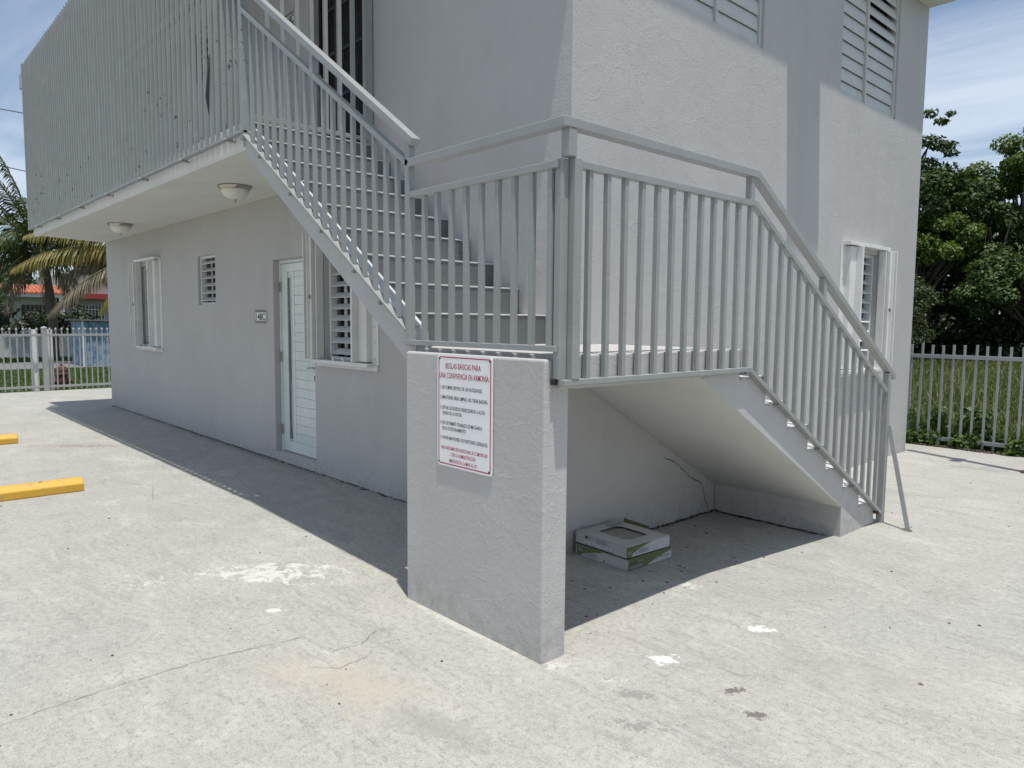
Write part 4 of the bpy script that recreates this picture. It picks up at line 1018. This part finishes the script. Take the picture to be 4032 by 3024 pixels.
# blue shed
sh = thing('blue_shed', (-22, 3.2, -.05), 'small weathered blue corrugated shed with chalked scrawl on its side', 'shed')
for k in range(22):
    y0 = 2.12 + k * .085
    mb = MB(); mb.prism([(0, 0), (.02, .02), (.02, .045), (0, .065), (0, .085), (-.015, .085), (-.015, 0)], lambda u, w, t: (-21.99 + u + .0 * t, y0 + w, t), -.05, 1.34 - .02 * k * .1)
    mb.build('wall_sheet', 'shed_blue', sh)
MB().box(-23.6, -22.005, 2.12, 2.15, -.05, 1.34).build('wall_sheet', 'shed_blue', sh)
MB().box(-23.6, -23.57, 2.15, 4.0, -.05, 1.34).build('wall_sheet', 'shed_blue', sh)
mb = MB(); mb.prism([(1.98, 1.37), (4.15, 1.33), (4.15, 1.37), (1.98, 1.41)], lambda u, w, t: (t, u, w), -23.75, -21.85); mb.build('roof', 'asphalt', sh)
MB().box(-21.975, -21.94, 2.07, 2.11, -.05, 1.37).build('corner_board', 'post_white', sh)
text_mesh('CNe', lambda a, b: (-21.955, a, b), 2.66, 3.0, .82, .22, 'chalk_scrawl', 'paint_white', sh)
# boundary wall
bw = thing('boundary_wall', (-29, 2, 0), 'low white plastered boundary wall along the far side of the road', 'wall')
MB().box(-29.12, -28.98, -6, 3.55, -.06, .76).build('panel', 'boundary_wall', bw, bevel=.01)
MB().box(-29.12, -28.98, 4.6, 9, -.06, .76).build('panel', 'boundary_wall', bw, bevel=.01)
for y in (3.57, 4.45): MB().box(-29.16, -28.94, y, y + .14, -.06, 1.05).build('pillar', 'boundary_wall', bw, bevel=.01)
# mailbox on the wall
mbx = thing('mailbox', (-28.9, 1.75, .78), 'tiny white gabled mailbox on the low white boundary wall', 'mailbox')
mb = MB(); mb.prism([(1.62, .78), (1.9, .78), (1.9, .92), (1.76, 1.02), (1.62, .92)], lambda u, w, t: (t, u, w), -29.1, -28.85); mb.build('box', 'post_white', mbx)
mb = MB(); mb.prism([(1.57, .90), (1.76, 1.035), (1.95, .90), (1.95, .92), (1.76, 1.06), (1.57, .92)], lambda u, w, t: (t, u, w), -29.12, -28.82); mb.build('roof', 'fence_white', mbx)
MB().box(-28.849, -28.846, 1.70, 1.82, .82, .90).build('door', 'print_grey', mbx)
# hedge
mb = MB(); leafcloud(mb, clumps((-31.2, 1.6, .95), (1.2, 2.2, .9), 60, .55, -1) + clumps((-31.2, 3.6, .9), (1.0, .8, 1.1), 20, .4, -1) + clumps((-31.2, -2.5, 1.1), (1.2, 2.2, .9), 30, .55, -1), 16000, .17, .4, .5, .35)
hd = thing('hedge', (-31.2, 1.6, 0), 'dark leafy hedge in front of the orange tiled house', 'hedge')
mb.build('foliage', 'hedge_leaf', hd, fix=False)
MB().tube([(-31.2, 1.6, -.06), (-31.2, 1.7, .8)], .08, 8).build('stem', 'bark', hd)
# orange tiled house
h1 = thing('tiled_house', (-40, 0, 0), 'single-storey house with orange clay tile eave and barred windows', 'house')
MB().box(-46, -38.6, -12, 4.6, -.06, 2.42).build('wall', 'house_wall', h1)
mb = MB(); mb.box(-46.3, -37.85, -12.3, 4.95, 2.42, 2.58); mb.build('eave', 'boundary_wall', h1)
mb = MB()
for k in range(86):
    y = -12.2 + k * .2
    prof = [(math.cos(a) * .09, math.sin(a) * .085) for a in [math.pi * i / 5 for i in range(6)]]
    i = len(mb.v)
    for (xx, zz) in ((-37.8, 2.585), (-40.2, 3.02)):
        mb.v += [(xx, y + p_, zz + q_) for p_, q_ in prof]
    for j in range(5): mb.f.append((i + j, i + j + 1, i + 7 + j, i + 6 + j))
    mb.f.append(tuple(i + j for j in range(6)))
mb.quad((-37.8, -12.3, 2.583), (-37.8, 4.95, 2.583), (-40.2, 4.95, 3.0), (-40.2, -12.3, 3.0))
tag(mb.build('roof_tiles', 'terracotta', h1, fix=False), kind='stuff')
for y in (-1.0, 1.2, 3.1):
    w_ = MB().box(-38.6, -38.57, y, y + 1.4, .95, 2.05).build('window', 'glass_dark', h1)
    for k in range(8): MB().tube([(-38.5, y + .1 + k * .17, .9), (-38.5, y + .1 + k * .17, 2.1)], .014, 5).build('window_bar', 'iron_black', w_)
MB().box(-37.95, -37.85, 4.55, 4.75, -.06, 2.42).build('column', 'boundary_wall', h1)
# house with red band and grille
h2_ = thing('red_band_house', (-41, 7, 0), 'grey house with red painted roof band and white window grilles', 'house')
MB().box(-47, -40.5, 5.2, 16, -.06, 2.45).build('wall', 'house_wall_tan', h2_)
MB().box(-47.2, -40.1, 5.05, 16.2, 2.45, 2.72).build('roof_band', 'house_red', h2_)
MB().box(-47, -40.3, 5.2, 16, 2.72, 3.7).build('parapet', 'house_wall_tan', h2_)
for y in (5.6, 7.6, 9.6):
    w_ = MB().box(-40.5, -40.47, y, y + 1.5, .7, 2.1).build('window', 'glass_dark', h2_)
    for k in range(11): MB().tube([(-40.4, y + .03 + k * .145, .65), (-40.4, y + .03 + k * .145, 2.15)], .014, 5).build('grille_bar', 'post_white', w_)
    for z in (.9, 1.4, 1.9): MB().tube([(-40.4, y, z), (-40.4, y + 1.5, z)], .012, 5).build('grille_bar', 'post_white', w_)
# far white building
h3 = thing('white_building', (-62, 2, 0), 'pale two-storey flat roofed building far behind the tiled house', 'building')
MB().box(-70, -60, -10, 5.4, -.06, 5.3).build('wall', 'house_wall', h3)
MB().box(-70.2, -59.8, -10.2, 5.6, 5.3, 5.55).build('roof', 'boundary_wall', h3)
for y in (0, 2.2, 4.0): MB().box(-60, -59.96, y, y + 1.0, 3.4, 4.4).build('window', 'glass_dark', h3)
# far trees along the street
tree((-52, 4.5, 0), (0, 0, 2.6), clumps((-52, 4.6, 3.0), (1.5, 2.2, 1.2), 20, .8, -.6), 2500, .35, 'leaf_mid', 'leafy green tree between the far houses', 'street trees', .15)
tree((-50, 9.5, 0), (0, 0, 3.4), clumps((-50, 9.5, 4.0), (1.5, 2.6, 1.6), 20, .9, -.6), 2500, .35, 'leaf_dark', 'dark round tree over the red band house roof', 'street trees', .15)

# ---- palms
def frond(mb_r, mb_l, base, az, el, L, droop, hang, nl=74, ll=.78, curl=0):
    """rachis from base; hang 0..1 how much leaflets hang"""
    P = []; d = Vector((math.cos(az) * math.cos(el), math.sin(az) * math.cos(el), math.sin(el))); q = Vector(base); K = 22
    for i in range(K + 1):
        P.append(q.copy()); t = i / K
        d = (d + Vector((0, 0, -droop * (.4 + 1.2 * t) / K)) + Vector((-math.sin(az), math.cos(az), 0)) * curl / K).normalized(); q = q + d * L / K
    mb_r.tube(P, [.035 * (1 - .85 * i / K) + .004 for i in range(K + 1)], 5)
    for j in range(nl):
        t = .10 + .90 * (j + random.random() * .5) / nl; f = t * K; i = min(K - 1, int(f)); c = P[i].lerp(P[i + 1], f - i); ax = (P[i + 1] - P[i]).normalized()
        side = ax.cross(Vector((0, 0, 1)))
        if side.length < .05: side = Vector((-math.sin(az), math.cos(az), 0))
        side.normalize()
        for s in (-1, 1):
            l_ = ll * (math.sin(math.pi * min(1, .12 + t * .86)) ** .6) * random.uniform(.8, 1.15)
            h = hang * random.uniform(.7, 1.2)
            d0 = (side * s * (1 - h * .75) + ax * .55 + Vector((0, 0, .25 - 1.3 * h))).normalized()
            e1 = c + d0 * l_ * .5; d1 = (d0 + Vector((0, 0, -.5 - h * .8))).normalized(); e2 = e1 + d1 * l_ * .5
            wv = ax * .024
            i0 = len(mb_l.v)
            mb_l.v += [tuple(c - wv * .6), tuple(c + wv * .6), tuple(e1 + wv), tuple(e1 - wv), tuple(e2)]
            mb_l.f += [(i0, i0 + 1, i0 + 2, i0 + 3), (i0 + 3, i0 + 2, i0 + 4)]
def palm(loc, top, fronds, label):
    t = thing('coconut_palm', loc, label, 'palm', 'coconut palms by the street')
    b, c = Vector(loc), Vector(top)
    P = [b.lerp(c, k / 14) + Vector((0, .10 * math.sin(k / 14 * 3.14), 0)) for k in range(15)]
    MB().tube(P, [.16 - .004 * k + (.012 if k % 2 else 0) for k in range(15)], 12).build('trunk', 'bark', t, smooth=True)
    for (az, el, L, dr, hg, mat, cu) in fronds:
        r, l_ = MB(), MB(); frond(r, l_, c + Vector((random.uniform(-.08, .08), random.uniform(-.08, .08), random.uniform(-.1, .1))), R(az), R(el), L, dr, hg, curl=cu)
        f = l_.build('frond', mat, t, fix=False); r.build('rachis', mat, f, fix=False, smooth=True)
    for k in range(5):
        a = k * 1.26; MB().lathe([(0, -.12), (.09, -.06), (.11, .02), (.08, .1), (0, .13)], 10, (c.x + .25 * math.cos(a), c.y + .25 * math.sin(a), c.z - .3)).build('coconut', 'palm_green', t, smooth=True)
G_, Y_, D_ = 'palm_green', 'palm_yellow', 'palm_dry'
palm((-27.0, 2.25, -.06), (-26.9, 2.0, 3.7), [
    (265, 58, 3.9, 1.2, .4, G_, 0), (300, 45, 3.9, 1.5, .45, G_, .2), (250, 30, 3.8, 1.6, .5, G_, -.2), (280, 20, 3.6, 1.5, .6, G_, 0), (270, 76, 3.9, .9, .35, G_, 0), (255, 8, 3.4, 1.4, .7, G_, 0), (290, 66, 3.9, 1.1, .4, G_, 0),
    (90, 70, 3.6, 1.2, .4, G_, 0), (75, 45, 3.5, 1.6, .5, G_, 0), (100, 25, 3.4, 1.7, .65, G_, 0), (85, 5, 3.2, 1.6, .8, G_, 0), (45, 55, 3.5, 1.5, .5, G_, 0), (10, 50, 3.5, 1.6, .5, G_, 0), (340, 55, 3.6, 1.6, .5, G_, 0), (325, 30, 3.6, 1.7, .6, G_, 0),
    (350, 20, 3.2, 2.0, .7, G_, 0), (320, 5, 3.2, 1.9, .8, G_, 0), (20, 0, 3.0, 1.9, .8, G_, 0), (60, 5, 2.9, 1.8, .8, Y_, 0), (285, -5, 3.0, 1.8, .85, G_, 0), (180, 50, 3.4, 1.5, .5, G_, 0), (210, 30, 3.4, 1.6, .6, G_, 0), (150, 30, 3.3, 1.6, .6, G_, 0),
    (300, -35, 2.6, 1.2, .9, D_, 0), (30, -40, 2.4, 1.0, .9, D_, 0), (250, -30, 2.6, 1.2, .9, D_, 0), (350, -50, 2.2, .8, .95, D_, 0)],
    'coconut palm with full green crown rising behind the low white wall')
palm((-23.9, 4.75, -.06), (-23.7, 4.45, 3.75), [
    (270, 10, 4.1, .95, .85, Y_, 0), (266, 26, 3.6, 1.0, .75, Y_, 0), (272, -22, 3.7, .75, .95, D_, 0), (262, 42, 3.4, 1.3, .6, Y_, 0), (276, -48, 2.6, .5, .95, Y_, 0), (255, 0, 3.0, 1.2, .9, D_, 0),
    (90, 45, 3.5, 1.4, .5, G_, 0), (0, 45, 3.5, 1.5, .5, G_, 0), (45, 60, 3.5, 1.4, .4, G_, 0), (180, 45, 3.5, 1.5, .5, G_, 0), (135, 50, 3.5, 1.5, .5, G_, 0), (225, 60, 3.4, 1.4, .5, G_, 0), (20, 10, 3.0, 1.6, .8, G_, 0)],
    'coconut palm with drooping yellow and withered fronds behind the building end')
# ---- overhead wires
def wire(a, b, sag, label):
    P = [Vector(a).lerp(Vector(b), k / 24) - Vector((0, 0, sag * 4 * (k / 24) * (1 - k / 24))) for k in range(25)]
    tag(MB().tube([q - Vector(a) for q in P], .018, 5).build('overhead_wire', 'wire', loc=(0, 0, 0)), label, 'wire', 'wires over the street').location = a
C0 = Vector((3.0553, -3.2623, 1.4474))
def along(d, dist): return C0 + Vector(d) * dist
p1, p2 = along((-.963, .137, .2325), 32), along((-.9593, .1617, .2314), 32)
wire(p1 + (p1 - p2) * 14, p2 + (p2 - p1) * 22, .35, 'upper black overhead wire crossing the sky beside the palm')
p1, p2 = along((-.9755, .1362, .1727), 34), along((-.973, .1555, .1703), 34)
wire(p1 + (p1 - p2) * 14, p2 + (p2 - p1) * 22, .3, 'lower black overhead wire crossing behind the palm crown')
